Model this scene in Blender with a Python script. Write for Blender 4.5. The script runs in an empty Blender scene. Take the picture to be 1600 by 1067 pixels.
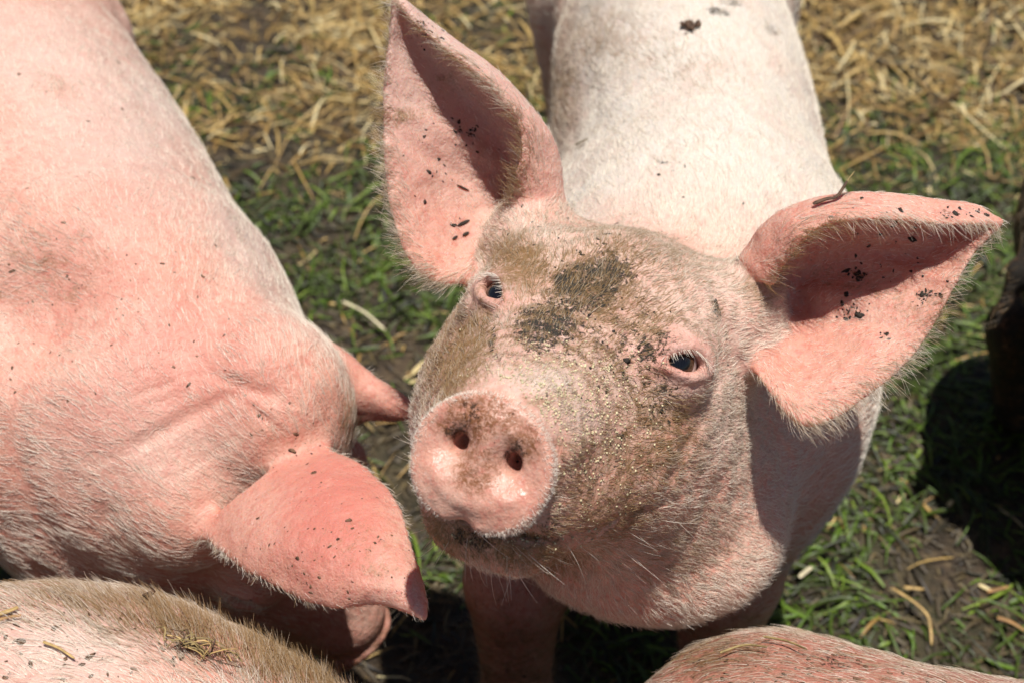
import bpy, math, random
import numpy as np
from mathutils import Vector, Matrix
from mathutils.bvhtree import BVHTree

random.seed(7)
rng = np.random.default_rng(11)
SC = bpy.context.scene
COL = SC.collection

# ------------------------------------------------------------------ camera, sky, sun, exposure
CAM_Z, PITCH, FOC = 1.48, math.radians(44), 2200.0
cam_d = bpy.data.cameras.new('camera')
cam_d.sensor_width = 36.0
cam_d.lens = FOC / 1600 * 36.0
cam_d.clip_start, cam_d.clip_end = 0.02, 1500
cam_d.dof.use_dof = True
cam_d.dof.focus_distance = 1.06
cam_d.dof.aperture_fstop = 5.8
cam = bpy.data.objects.new('camera', cam_d)
COL.objects.link(cam)
cam.location = (0, 0, CAM_Z)
cam.rotation_euler = (math.pi / 2 - PITCH, 0, 0)
SC.camera = cam

SUN = Vector((0.07, -0.04, 0.95)).normalized()          # towards the sun
elev = math.asin(SUN.z)
azim = math.atan2(SUN.x, SUN.y)
world = bpy.data.worlds.new('World')
SC.world = world
world.use_nodes = True
wn = world.node_tree
wn.nodes.clear()
sky = wn.nodes.new('ShaderNodeTexSky')
sky.sky_type = 'NISHITA'
sky.sun_disc = False
sky.sun_elevation = elev
sky.sun_rotation = azim
bg = wn.nodes.new('ShaderNodeBackground')
bg.inputs['Strength'].default_value = 0.055
wo = wn.nodes.new('ShaderNodeOutputWorld')
wn.links.new(sky.outputs[0], bg.inputs[0])
wn.links.new(bg.outputs[0], wo.inputs[0])

sl = bpy.data.lights.new('sun', 'SUN')
sl.energy = 5.0
sl.angle = math.radians(0.5)
sl.color = (1.0, 0.965, 0.915)
sun = bpy.data.objects.new('sun', sl)
COL.objects.link(sun)
sun.rotation_euler = SUN.to_track_quat('Z', 'Y').to_euler()
SC.view_settings.view_transform = 'Standard'
SC.view_settings.look = 'None'
SC.view_settings.exposure = 0.18
SC.view_settings.gamma = 1.0
SC.view_settings.use_curve_mapping = False
SC.cycles.use_denoising = True

# ------------------------------------------------------------------ small maths
CP = np.array([0, 0, CAM_Z])
R_ = np.array([1.0, 0, 0])
F_ = np.array([0, math.cos(PITCH), -math.sin(PITCH)])
U_ = np.array([0, math.sin(PITCH), math.cos(PITCH)])


def at(px, py, depth):
    """world point seen at photograph pixel (px, py) at that depth"""
    return CP + depth * (F_ + (px - 800) / FOC * R_ - (py - 533.5) / FOC * U_)


def at_z(px, py, z):
    d = F_ + (px - 800) / FOC * R_ - (py - 533.5) / FOC * U_
    return CP + d * ((z - CAM_Z) / d[2])


def proj(p):
    d = p - CP
    z = d @ F_
    return 800 + FOC * (d @ R_) / z, 533.5 - FOC * (d @ U_) / z, z


def unit(v):
    v = np.asarray(v, float)
    return v / (np.linalg.norm(v, axis=-1, keepdims=True) + 1e-12)


def vnoise(p, freq, seed=0):
    """value noise in 0..1"""
    q = np.asarray(p, float) * freq + 137.31 + seed * 17.77
    i = np.floor(q).astype(np.int64)
    f = q - i
    f = f * f * (3 - 2 * f)
    out = np.zeros(len(q))
    for dx in (0, 1):
        for dy in (0, 1):
            for dz in (0, 1):
                h = ((i[:, 0] + dx) * 73856093) ^ ((i[:, 1] + dy) * 19349663) ^ ((i[:, 2] + dz) * 83492791) ^ (seed * 2654435761)
                h = (h ^ (h >> 13)) * 1274126177
                h = ((h ^ (h >> 16)) & 0xFFFF) / 65535.0
                w = (f[:, 0] if dx else 1 - f[:, 0]) * (f[:, 1] if dy else 1 - f[:, 1]) * (f[:, 2] if dz else 1 - f[:, 2])
                out += w * h
    return out


def fbm(p, freq, seed=0, octs=4):
    o, a, s = 0, 1.0, 0
    for k in range(octs):
        o = o + a * vnoise(p, freq * 2 ** k, seed + k)
        s += a
        a *= 0.5
    return o / s


def sstep(a, b, x):
    t = np.clip((x - a) / (b - a), 0, 1)
    return t * t * (3 - 2 * t)


# ------------------------------------------------------------------ signed-distance modelling
class Ell:
    def __init__(s, c, r, M=None, k=0.03, op='u'):
        s.c, s.r, s.M, s.k, s.op = np.array(c, float), np.array(r, float), M, k, op
        s.bc, s.br = s.c, float(max(s.r))

    def d(s, p):
        q = p - s.c
        if s.M is not None:
            q = q @ s.M
        k0 = np.linalg.norm(q / s.r, axis=1)
        k1 = np.linalg.norm(q / (s.r * s.r), axis=1) + 1e-9
        return k0 * (k0 - 1) / k1


class Cone:
    def __init__(s, a, b, ra, rb, k=0.03, op='u'):
        s.a, s.b, s.ra, s.rb, s.k, s.op = np.array(a, float), np.array(b, float), ra, rb, k, op
        s.bc = (s.a + s.b) / 2
        s.br = np.linalg.norm(s.b - s.a) / 2 + max(ra, rb)

    def d(s, p):
        ab = s.b - s.a
        t = np.clip(((p - s.a) @ ab) / (ab @ ab), 0, 1)
        return np.linalg.norm(p - s.a - t[:, None] * ab, axis=1) - (s.ra + (s.rb - s.ra) * t)


class Disc:
    """rounded flat elliptic disc, axis = column 1 of M"""
    def __init__(s, c, rx, rz, h, rnd, M, k=0.01, op='u'):
        s.c, s.rx, s.rz, s.h, s.rnd, s.M, s.k, s.op = np.array(c, float), rx, rz, h, rnd, M, k, op
        s.bc, s.br = s.c, max(rx, rz) + h

    def d(s, p):
        q = (p - s.c) @ s.M
        rr = np.sqrt((q[:, 0] / s.rx) ** 2 + (q[:, 2] / s.rz) ** 2)
        a = (rr - 1) * min(s.rx, s.rz) + s.rnd
        b = np.abs(q[:, 1]) - s.h + s.rnd
        return np.minimum(np.maximum(a, b), 0) + np.sqrt(np.maximum(a, 0) ** 2 + np.maximum(b, 0) ** 2) - s.rnd


def smin(a, b, k):
    h = np.maximum(k - np.abs(a - b), 0) / k
    return np.minimum(a, b) - h * h * k * 0.25


def eval_prims(prims, p, cen=None, rad=0.0):
    d = np.full(len(p), 0.5)
    for q in prims:
        if cen is not None and np.linalg.norm(cen - q.bc) > rad + q.br + q.k + 0.012:
            continue
        e = q.d(p)
        if q.op == 'u':
            d = smin(d, e, q.k)
        else:
            d = -smin(-d, e, q.k)
    return d


def catmull(pts, n):
    pts = np.asarray(pts, float)
    m = len(pts)
    t = np.linspace(0, m - 1 - 1e-6, n)
    i = t.astype(int)
    f = (t - i).reshape((-1,) + (1,) * (pts.ndim - 1))
    p0 = pts[np.maximum(i - 1, 0)]
    p1, p2 = pts[i], pts[np.minimum(i + 1, m - 1)]
    p3 = pts[np.minimum(i + 2, m - 1)]
    return 0.5 * (2 * p1 + (p2 - p0) * f + (2 * p0 - 5 * p1 + 4 * p2 - p3) * f ** 2 + (3 * p1 - p0 - 3 * p2 + p3) * f ** 3)


class Sheet:
    """a curved ear leaf: grid of section points (base first, tip last)"""
    def __init__(s, grid, r_base, r_edge, nu=96, nv=110):
        g = np.array(grid, float)                     # (sections, across, 3)
        g = catmull(g, nu)
        g = np.swapaxes(catmull(np.swapaxes(g, 0, 1), nv), 0, 1)
        s.g = g
        u = np.linspace(0, 1, nu)[:, None] * np.ones((1, nv))
        v = np.ones((nu, 1)) * np.linspace(0, 1, nv)[None]
        s.u, s.v = u.ravel(), v.ravel()
        e = np.minimum(np.minimum(s.v, 1 - s.v) * 5, np.minimum((1 - s.u) * 5, 1))
        s.rad = r_edge + (r_base - r_edge) * (1 - s.u) ** 0.8 * np.clip(e, 0, 1)
        s.p = g.reshape(-1, 3)
        s.tu = unit(np.gradient(g, axis=0).reshape(-1, 3))
        s.tv = unit(np.gradient(g, axis=1).reshape(-1, 3))


def mesh_sdf(prims, sheets, lo, hi, h, sheet_k=0.018, smooth=2):
    lo, hi = np.array(lo, float), np.array(hi, float)
    B = 16
    nb = np.ceil((hi - lo) / (h * B)).astype(int)
    N = nb * B
    D = np.full(tuple(N), 0.5, np.float32)
    bi = np.stack(np.meshgrid(*[np.arange(k) for k in nb], indexing='ij'), -1).reshape(-1, 3)
    cen = lo + (bi * B + (B - 1) / 2) * h
    dc = eval_prims(prims, cen)
    half = B * h * math.sqrt(3) / 2
    off = np.stack(np.meshgrid(*[np.arange(B)] * 3, indexing='ij'), -1).reshape(-1, 3)
    for b, c, d in zip(bi, cen, dc):
        s = tuple(slice(b[k] * B, b[k] * B + B) for k in range(3))
        if d > half * 1.35 + 0.02:
            continue
        if d < -half * 1.6 - 0.03:
            D[s] = -0.5
            continue
        D[s] = eval_prims(prims, lo + (b * B + off) * h, c, half).reshape(B, B, B)
    if sheets:
        E = np.full(D.size, 0.5, np.float32)
        w = int(math.ceil(0.016 / h))
        st = np.arange(-w, w + 1)
        for sh in sheets:
            ci = np.rint((sh.p - lo) / h).astype(int)
            for a in st:
                for b_ in st:
                    for c_ in st:
                        if a * a + b_ * b_ + c_ * c_ > w * w:
                            continue
                        q = ci + (a, b_, c_)
                        ok = np.all((q >= 0) & (q < N), axis=1)
                        q = q[ok]
                        dd = (np.linalg.norm(lo + q * h - sh.p[ok], axis=1) - sh.rad[ok]).astype(np.float32)
                        np.minimum.at(E, (q[:, 0] * N[1] + q[:, 1]) * N[2] + q[:, 2], dd)
        E = E.reshape(D.shape)
        m = E < 0.49
        D[m] = smin(D[m], E[m], sheet_k)
    # surface nets
    ins = D < 0
    cnt = np.zeros(tuple(N - 1), np.int8)
    for a in (0, 1):
        for b in (0, 1):
            for c in (0, 1):
                cnt += ins[a:N[0] - 1 + a, b:N[1] - 1 + b, c:N[2] - 1 + c]
    act = (cnt > 0) & (cnt < 8)
    ijk = np.argwhere(act)
    idx = np.full(act.shape, -1, np.int32)
    idx[act] = np.arange(len(ijk))
    acc = np.zeros((len(ijk), 3))
    num = np.zeros(len(ijk))
    for ax in range(3):
        o = [k for k in range(3) if k != ax]
        for a in (0, 1):
            for b in (0, 1):
                s0 = ijk.copy()
                s0[:, o[0]] += a
                s0[:, o[1]] += b
                s1 = s0.copy()
                s1[:, ax] += 1
                d0 = D[s0[:, 0], s0[:, 1], s0[:, 2]].astype(float)
                d1 = D[s1[:, 0], s1[:, 1], s1[:, 2]].astype(float)
                x = (d0 < 0) != (d1 < 0)
                t = np.where(x, d0 / np.where(x, d0 - d1, 1), 0)
                pt = s0.astype(float)
                pt[:, ax] += t
                acc[x] += pt[x]
                num[x] += 1
    V = lo + acc / num[:, None] * h
    Q = []
    for ax in range(3):
        o = [(ax + 1) % 3, (ax + 2) % 3]
        a0 = [slice(0, N[k]) for k in range(3)]
        a1 = [slice(0, N[k]) for k in range(3)]
        a0[ax], a1[ax] = slice(0, N[ax] - 1), slice(1, N[ax])
        x = np.argwhere(ins[tuple(a0)] != ins[tuple(a1)])
        x = x[np.all((x[:, o] >= 1) & (x[:, o] < N[o] - 1), axis=1)]
        f = ins[x[:, 0], x[:, 1], x[:, 2]]
        q = []
        for a, b in ((1, 1), (0, 1), (0, 0), (1, 0)):
            y = x.copy()
            y[:, o[0]] -= a
            y[:, o[1]] -= b
            q.append(idx[y[:, 0], y[:, 1], y[:, 2]])
        q = np.stack(q, 1)
        q[~f] = q[~f][:, ::-1]
        Q.append(q)
    Q = np.concatenate(Q)
    Q = Q[np.all(Q >= 0, axis=1)]
    ed = np.concatenate([Q[:, [0, 1]], Q[:, [1, 2]], Q[:, [2, 3]], Q[:, [3, 0]]])
    for it in range(smooth):
        s = np.zeros_like(V)
        n = np.zeros(len(V))
        for k in range(3):
            s[:, k] = np.bincount(ed[:, 0], V[ed[:, 1], k], len(V)) + np.bincount(ed[:, 1], V[ed[:, 0], k], len(V))
        n = np.bincount(ed[:, 0], minlength=len(V)) + np.bincount(ed[:, 1], minlength=len(V))
        V = V + 0.5 * (s / np.maximum(n, 1)[:, None] - V)
    return V, Q


def vert_normals(V, Q):
    fn = np.cross(V[Q[:, 2]] - V[Q[:, 0]], V[Q[:, 3]] - V[Q[:, 1]])
    N = np.zeros_like(V)
    for k in range(4):
        for c in range(3):
            N[:, c] += np.bincount(Q[:, k], fn[:, c], len(V))
    return unit(N)


def mesh_obj(name, V, Q, mat, parent=None, attrs=None, smooth=True):
    me = bpy.data.meshes.new(name)
    V = np.asarray(V, np.float32)
    Q = np.asarray(Q, np.int32)
    n = Q.shape[1]
    me.vertices.add(len(V))
    me.vertices.foreach_set('co', V.ravel())
    me.loops.add(Q.size)
    me.loops.foreach_set('vertex_index', Q.ravel())
    me.polygons.add(len(Q))
    me.polygons.foreach_set('loop_start', np.arange(0, Q.size, n, dtype=np.int32))
    me.polygons.foreach_set('loop_total', np.full(len(Q), n, np.int32))
    if smooth:
        me.polygons.foreach_set('use_smooth', np.ones(len(Q), bool))
    me.update(calc_edges=True)
    for k, v in (attrs or {}).items():
        v = np.asarray(v, np.float32)
        if v.ndim == 1:
            me.attributes.new(k, 'FLOAT', 'POINT').data.foreach_set('value', v)
        else:
            c = np.concatenate([v, np.ones((len(v), 1), np.float32)], 1)
            me.attributes.new(k, 'FLOAT_COLOR', 'POINT').data.foreach_set('color', c.ravel())
    if mat:
        me.materials.append(mat)
    o = bpy.data.objects.new(name, me)
    COL.objects.link(o)
    if parent:
        o.parent = parent
        o.matrix_parent_inverse = Matrix.Translation(-parent.location)
    return o


def hair_obj(name, roots, pts_rel, radius, mat, parent, tint):
    """roots (n,3); pts_rel (n,k,3) offsets; radius (n,) root radius"""
    n, k = pts_rel.shape[:2]
    cu = bpy.data.hair_curves.new(name)
    cu.add_curves([k] * n)
    P = (roots[:, None] + pts_rel).astype(np.float32)
    cu.attributes['position'].data.foreach_set('vector', P.ravel())
    taper = np.linspace(1, 0.25, k)[None]
    ra = cu.attributes.get('radius') or cu.attributes.new('radius', 'FLOAT', 'POINT')
    ra.data.foreach_set('value', (radius[:, None] * taper).astype(np.float32).ravel())
    t = cu.attributes.new('tint', 'FLOAT', 'CURVE')
    t.data.foreach_set('value', tint.astype(np.float32))
    cu.materials.append(mat)
    o = bpy.data.objects.new(name, cu)
    COL.objects.link(o)
    if parent:
        o.parent = parent
        o.matrix_parent_inverse = Matrix.Translation(-parent.location)
    return o


def thing(name, label, cat, loc=(0, 0, 0), group=None):
    o = bpy.data.objects.new(name, None)
    o.empty_display_size = 0.1
    COL.objects.link(o)
    o.location = loc
    return tag(o, label, cat, group)


def tag(o, label, cat, group=None):
    o['label'] = label
    o['category'] = cat
    if group:
        o['group'] = group
    return o


# ------------------------------------------------------------------ materials
class NT:
    def __init__(s, name):
        s.m = bpy.data.materials.new(name)
        s.m.use_nodes = True
        s.t = s.m.node_tree
        s.t.nodes.clear()
        s.out = s.n('ShaderNodeOutputMaterial')
        s.b = s.n('ShaderNodeBsdfPrincipled')
        s.l(s.b.outputs[0], s.out.inputs[0])
        s.co = s.n('ShaderNodeTexCoord').outputs['Object']

    def n(s, t, **kw):
        x = s.t.nodes.new(t)
        for k, v in kw.items():
            setattr(x, k, v)
        return x

    def l(s, a, b):
        s.t.links.new(a, b)

    def set(s, sock, v):
        if hasattr(v, 'is_linked') or isinstance(v, bpy.types.NodeSocket):
            s.l(v, sock)
        elif isinstance(v, tuple) and len(v) == 3:
            sock.default_value = (*v, 1)
        else:
            sock.default_value = v

    def attr(s, name, out='Fac'):
        return s.n('ShaderNodeAttribute', attribute_name=name).outputs[out]

    def noise(s, scale, detail=4, rough=0.6, dist=0.0, vec=None):
        x = s.n('ShaderNodeTexNoise')
        x.inputs['Scale'].default_value = scale
        x.inputs['Detail'].default_value = detail
        x.inputs['Roughness'].default_value = rough
        x.inputs['Distortion'].default_value = dist
        s.l(vec or s.co, x.inputs['Vector'])
        return x.outputs['Fac']

    def voro(s, scale, feature='F1', vec=None):
        x = s.n('ShaderNodeTexVoronoi', feature=feature)
        x.inputs['Scale'].default_value = scale
        s.l(vec or s.co, x.inputs['Vector'])
        return x.outputs[0]

    def math(s, op, a, b=0.0, c=None):
        x = s.n('ShaderNodeMath', operation=op)
        s.set(x.inputs[0], a)
        s.set(x.inputs[1], b)
        if c is not None:
            s.set(x.inputs[2], c)
        return x.outputs[0]

    def ramp(s, f, lo, hi, a=0.0, b=1.0):
        x = s.n('ShaderNodeMapRange', interpolation_type='SMOOTHSTEP')
        s.set(x.inputs[0], f)
        for i, v in enumerate((lo, hi, a, b)):
            s.set(x.inputs[i + 1], v)
        return x.outputs[0]

    def mix(s, f, a, b):
        x = s.n('ShaderNodeMix', data_type='RGBA')
        s.set(x.inputs[0], f)
        s.set(x.inputs[6], a)
        s.set(x.inputs[7], b)
        return x.outputs[2]

    def bump(s, h, dist, strength=1.0, prev=None):
        x = s.n('ShaderNodeBump')
        x.inputs['Strength'].default_value = strength
        x.inputs['Distance'].default_value = dist
        s.l(h, x.inputs['Height'])
        if prev is not None:
            s.l(prev, x.inputs['Normal'])
        return x.outputs[0]


def skin_material(name, pale, pink, red, dust, mud, sss=0.12):
    """attributes: red, dust, mud, wet, pale - painted on the surface as colour"""
    k = NT(name)
    big = k.noise(14, 5, 0.6)
    mid = k.noise(70, 4, 0.65)
    fine = k.noise(420, 3, 0.7)
    f = k.math('ADD', k.math('MULTIPLY', big, 0.55), k.math('MULTIPLY', mid, 0.45))
    base = k.mix(k.ramp(f, 0.40, 0.60), pink, pale)
    base = k.mix(k.math('MULTIPLY', k.ramp(k.noise(160, 3, 0.7), 0.47, 0.64), 0.62), base, red)
    base = k.mix(k.math('MULTIPLY', k.ramp(k.noise(26, 6, 0.7, 1.5), 0.50, 0.66), 0.45), base, pale)
    base = k.mix(k.math('MULTIPLY', k.ramp(k.noise(230, 3, 0.7), 0.55, 0.72), 0.5), base, (0.75, 0.62, 0.53))
    base = k.mix(k.math('MULTIPLY', k.ramp(mid, 0.42, 0.7), 0.5), base, pink)
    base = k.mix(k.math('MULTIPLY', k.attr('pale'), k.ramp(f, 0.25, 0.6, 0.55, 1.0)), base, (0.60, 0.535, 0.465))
    base = k.mix(k.math('MULTIPLY', k.attr('red'), k.ramp(mid, 0.2, 0.7, 0.55, 1.0)), base, red)
    # pores, scurf and small dirt specks everywhere
    pores = k.ramp(k.noise(900, 2, 0.6), 0.56, 0.7)
    base = k.mix(k.math('MULTIPLY', pores, 0.30), base, (0.30, 0.15, 0.10))
    sp = k.math('MULTIPLY', k.ramp(k.voro(190), 0.20, 0.10), k.ramp(k.noise(28, 3), 0.52, 0.66))
    base = k.mix(k.math('MULTIPLY', sp, 0.6), base, (0.16, 0.085, 0.045))
    # dust: tan dried dirt rubbed into hair and skin; a few patches paint in shade
    d = k.attr('dust')
    dn = k.math('ADD', k.math('MULTIPLY', k.noise(55, 6, 0.75, 0.6), 0.65), k.math('MULTIPLY', fine, 0.35))
    dn = k.math('MULTIPLY', k.math('SUBTRACT', dn, 0.5), 2.6)
    dm = k.math('MULTIPLY', k.ramp(k.math('ADD', dn, d), 0.22, 0.95), k.ramp(d, 0.02, 0.16))
    dm = k.math('MULTIPLY', dm, k.math('SUBTRACT', 1.0, k.math('MULTIPLY', k.attr('wet'), k.ramp(k.noise(260, 5, 0.75, 1.0), 0.40, 0.56, 0.85, 0.0))))
    base = k.mix(dm, base, k.mix(k.attr('wet'), dust, (0.24, 0.10, 0.045)))
    # mud: dark crust broken into flakes; in places it also carries painted shade
    mud_a = k.attr('mud')
    mn = k.math('ADD', k.math('MULTIPLY', k.noise(210, 6, 0.78, 1.2), 0.66), k.math('MULTIPLY', k.noise(45, 4, 0.6), 0.34))
    mn = k.math('MULTIPLY', k.math('SUBTRACT', mn, 0.5), 3.0)
    mm = k.math('MULTIPLY', k.ramp(k.math('ADD', mn, mud_a), 0.62, 0.80), k.ramp(mud_a, 0.02, 0.12))
    base = k.mix(mm, base, k.mix(k.attr('wet'), mud, (0.095, 0.045, 0.022)))
    k.l(base, k.b.inputs['Base Color'])
    k.l(k.math('ADD', sss, k.math('MULTIPLY', k.attr('thin'), 0.35)), k.b.inputs['Subsurface Weight'])
    k.b.inputs['Subsurface Radius'].default_value = (1.0, 0.35, 0.2)
    k.l(k.math('ADD', 0.004, k.math('MULTIPLY', k.attr('thin'), 0.012)), k.b.inputs['Subsurface Scale'])
    rg = k.math('SUBTRACT', k.ramp(mid, 0.3, 0.7, 0.46, 0.62), k.math('MULTIPLY', k.attr('wet'), 0.17))
    k.l(rg, k.b.inputs['Roughness'])
    k.b.inputs['Specular IOR Level'].default_value = 0.35
    wr = k.math('ADD', k.math('MULTIPLY', k.voro(260, 'DISTANCE_TO_EDGE'), 1.0), k.math('MULTIPLY', fine, 0.8))
    wr = k.math('MULTIPLY', wr, k.math('SUBTRACT', 1.0, k.math('MULTIPLY', k.attr('wet'), 0.8)))
    n1 = k.bump(wr, 0.0012, 0.5)
    n2 = k.bump(mid, 0.005, 0.55, n1)
    n3 = k.bump(k.math('MULTIPLY', mm, k.math('ADD', 0.4, fine)), 0.003, 0.9, n2)
    k.l(n3, k.b.inputs['Normal'])
    return k.m


def hair_material(name, a, b):
    k = NT(name)
    c = k.mix(k.attr('tint'), a, b)
    k.l(c, k.b.inputs['Base Color'])
    k.b.inputs['Roughness'].default_value = 0.42
    k.b.inputs['Specular IOR Level'].default_value = 0.45
    tr = k.n('ShaderNodeBsdfTranslucent')
    k.l(c, tr.inputs[0])
    mx = k.n('ShaderNodeMixShader')
    mx.inputs[0].default_value = 0.3
    k.l(k.b.outputs[0], mx.inputs[1])
    k.l(tr.outputs[0], mx.inputs[2])
    k.l(mx.outputs[0], k.out.inputs[0])
    return k.m


def plain(name, col, rough=0.6, spec=0.4, var=0.0, scale=80, bump=0.0, trans=0.0):
    k = NT(name)
    if var:
        n = k.noise(scale, 4, 0.65)
        c = k.mix(k.ramp(n, 0.3, 0.7), tuple(x * (1 - var) for x in col), tuple(min(1, x * (1 + var)) for x in col))
        k.l(c, k.b.inputs['Base Color'])
        if bump:
            k.l(k.bump(n, bump), k.b.inputs['Normal'])
    else:
        k.b.inputs['Base Color'].default_value = (*col, 1)
    k.b.inputs['Roughness'].default_value = rough
    k.b.inputs['Specular IOR Level'].default_value = spec
    return k.m


def blade_material(name, cols, rough=0.5, transl=0.3):
    """colour picked per blade by the attribute tint, broken by fine noise"""
    k = NT(name)
    t = k.attr('tint')
    cr = k.n('ShaderNodeValToRGB')
    el = cr.color_ramp.elements
    while len(el) < len(cols):
        el.new(0.5)
    for i, c in enumerate(cols):
        el[i].position = i / (len(cols) - 1)
        el[i].color = (*c, 1)
    k.l(t, cr.inputs[0])
    n = k.noise(150, 3, 0.7)
    c = k.mix(k.math('MULTIPLY', k.ramp(n, 0.45, 0.75), 0.6), cr.outputs[0], (0.05, 0.035, 0.02))
    k.l(c, k.b.inputs['Base Color'])
    k.b.inputs['Roughness'].default_value = rough
    k.b.inputs['Specular IOR Level'].default_value = 0.4
    tr = k.n('ShaderNodeBsdfTranslucent')
    k.l(c, tr.inputs[0])
    mx = k.n('ShaderNodeMixShader')
    mx.inputs[0].default_value = transl
    k.l(k.b.outputs[0], mx.inputs[1])
    k.l(tr.outputs[0], mx.inputs[2])
    k.l(mx.outputs[0], k.out.inputs[0])
    return k.m


# ------------------------------------------------------------------ ground
def gheight(x, y):
    p = np.stack([x, y, np.zeros_like(x)], 1)
    a = np.exp(-((x * x + (y - 1.5) ** 2) / 36.0))
    return a * ((fbm(p, 2.2, 3, 3) - 0.5) * 0.07 + (fbm(p, 9.0, 5, 4) - 0.5) * 0.055) - 0.01


def build_ground():
    def axis(c, near, step, far):
        a = list(np.arange(-near, near + 1e-6, step))
        d, x = step, near
        up = []
        while x < far:
            d *= 1.25
            x += d
            up.append(x)
        return c + np.array([-v for v in reversed(up)] + a + up)
    xs, ys = axis(0.0, 2.0, 0.014, 420), axis(2.0, 2.2, 0.014, 420)
    X, Y = np.meshgrid(xs, ys, indexing='ij')
    x, y = X.ravel(), Y.ravel()
    V = np.stack([x, y, gheight(x, y)], 1)
    n, m = len(xs), len(ys)
    I = np.arange(n * m).reshape(n, m)
    Q = np.stack([I[:-1, :-1], I[1:, :-1], I[1:, 1:], I[:-1, 1:]], -1).reshape(-1, 4)
    k = NT('trampled_mud')
    a = k.noise(3.0, 6, 0.62)
    b = k.noise(22, 6, 0.7)
    c = k.mix(k.ramp(b, 0.32, 0.68), (0.016, 0.011, 0.007), (0.085, 0.055, 0.030))
    c = k.mix(k.math('MULTIPLY', k.ramp(k.noise(60, 4, 0.7), 0.5, 0.68), 0.55), c, (0.21, 0.145, 0.075))
    c = k.mix(k.math('MULTIPLY', k.ramp(a, 0.45, 0.62), 0.35), c, (0.045, 0.055, 0.015))
    k.l(c, k.b.inputs['Base Color'])
    k.l(k.ramp(b, 0.35, 0.6, 0.35, 0.85), k.b.inputs['Roughness'])
    k.l(k.bump(k.noise(90, 5, 0.7), 0.012, 0.9), k.b.inputs['Normal'])
    o = mesh_obj('ground', V, Q, k.m)
    o['kind'] = 'structure'
    return o


def blades(name, x, y, length, width, yaw, lift, curl, mat, tint, lift0=0.004, segs=4, fold=0.25):
    """flat folded leaf strips lying on the ground, joined"""
    n = len(x)
    t = np.linspace(0, 1, segs + 1)
    gx, gz0 = x, gheight(x, y)
    dirx, diry = np.cos(yaw), np.sin(yaw)
    px, py = -diry, dirx
    V = np.zeros((n, segs + 1, 3, 3))
    side = curl * length
    for i, ti in enumerate(t):
        s = ti * length
        cx = x + dirx * s + px * side * ti * ti
        cy = y + diry * s + py * side * ti * ti
        g = gheight(cx, cy)
        cz = np.maximum(g, gz0 - 0.01) + lift0 + lift * length * np.sin(np.pi * np.clip(ti * 0.9 + 0.02, 0, 1)) * 0.8 + lift * length * ti * 0.35
        w = width * (0.35 + 0.65 * np.sin(np.pi * min(1, ti * 0.8 + 0.18)))
        for j, sgn in enumerate((-1, 0, 1)):
            V[:, i, j, 0] = cx + px * w * sgn * 0.5
            V[:, i, j, 1] = cy + py * w * sgn * 0.5
            V[:, i, j, 2] = cz + (abs(sgn) * fold * w if fold else 0)
    st = (segs + 1) * 3
    q = []
    for i in range(segs):
        for j in range(2):
            a = i * 3 + j
            q.append((a, a + 1, a + 4, a + 3))
    Q = (np.arange(n)[:, None, None] * st + np.array(q)[None]).reshape(-1, 4)
    return mesh_obj(name, V.reshape(-1, 3), Q, mat, attrs={'tint': np.repeat(tint, st)})


def straw_density(x, y):
    p = np.stack([x, y, np.zeros_like(x)], 1)
    d = sstep(1.75, 2.35, y + (fbm(p, 2.5, 21, 3) - 0.5) * 0.9 + 0.12 * np.clip(x, -1, 1))
    return np.clip(d, 0.05, 1)


M_straw = blade_material('dry_straw', [(0.07, 0.038, 0.013), (0.24, 0.135, 0.038), (0.43, 0.27, 0.080), (0.60, 0.42, 0.15), (0.80, 0.68, 0.38)], 0.5, 0.15)
M_grass = blade_material('trampled_grass', [(0.015, 0.018, 0.006), (0.040, 0.055, 0.010), (0.070, 0.110, 0.014), (0.11, 0.20, 0.018), (0.23, 0.32, 0.045)], 0.45, 0.3)
M_litter = blade_material('rotting_litter', [(0.015, 0.011, 0.007), (0.05, 0.035, 0.018), (0.09, 0.065, 0.03), (0.15, 0.11, 0.045)], 0.55, 0.1)


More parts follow.
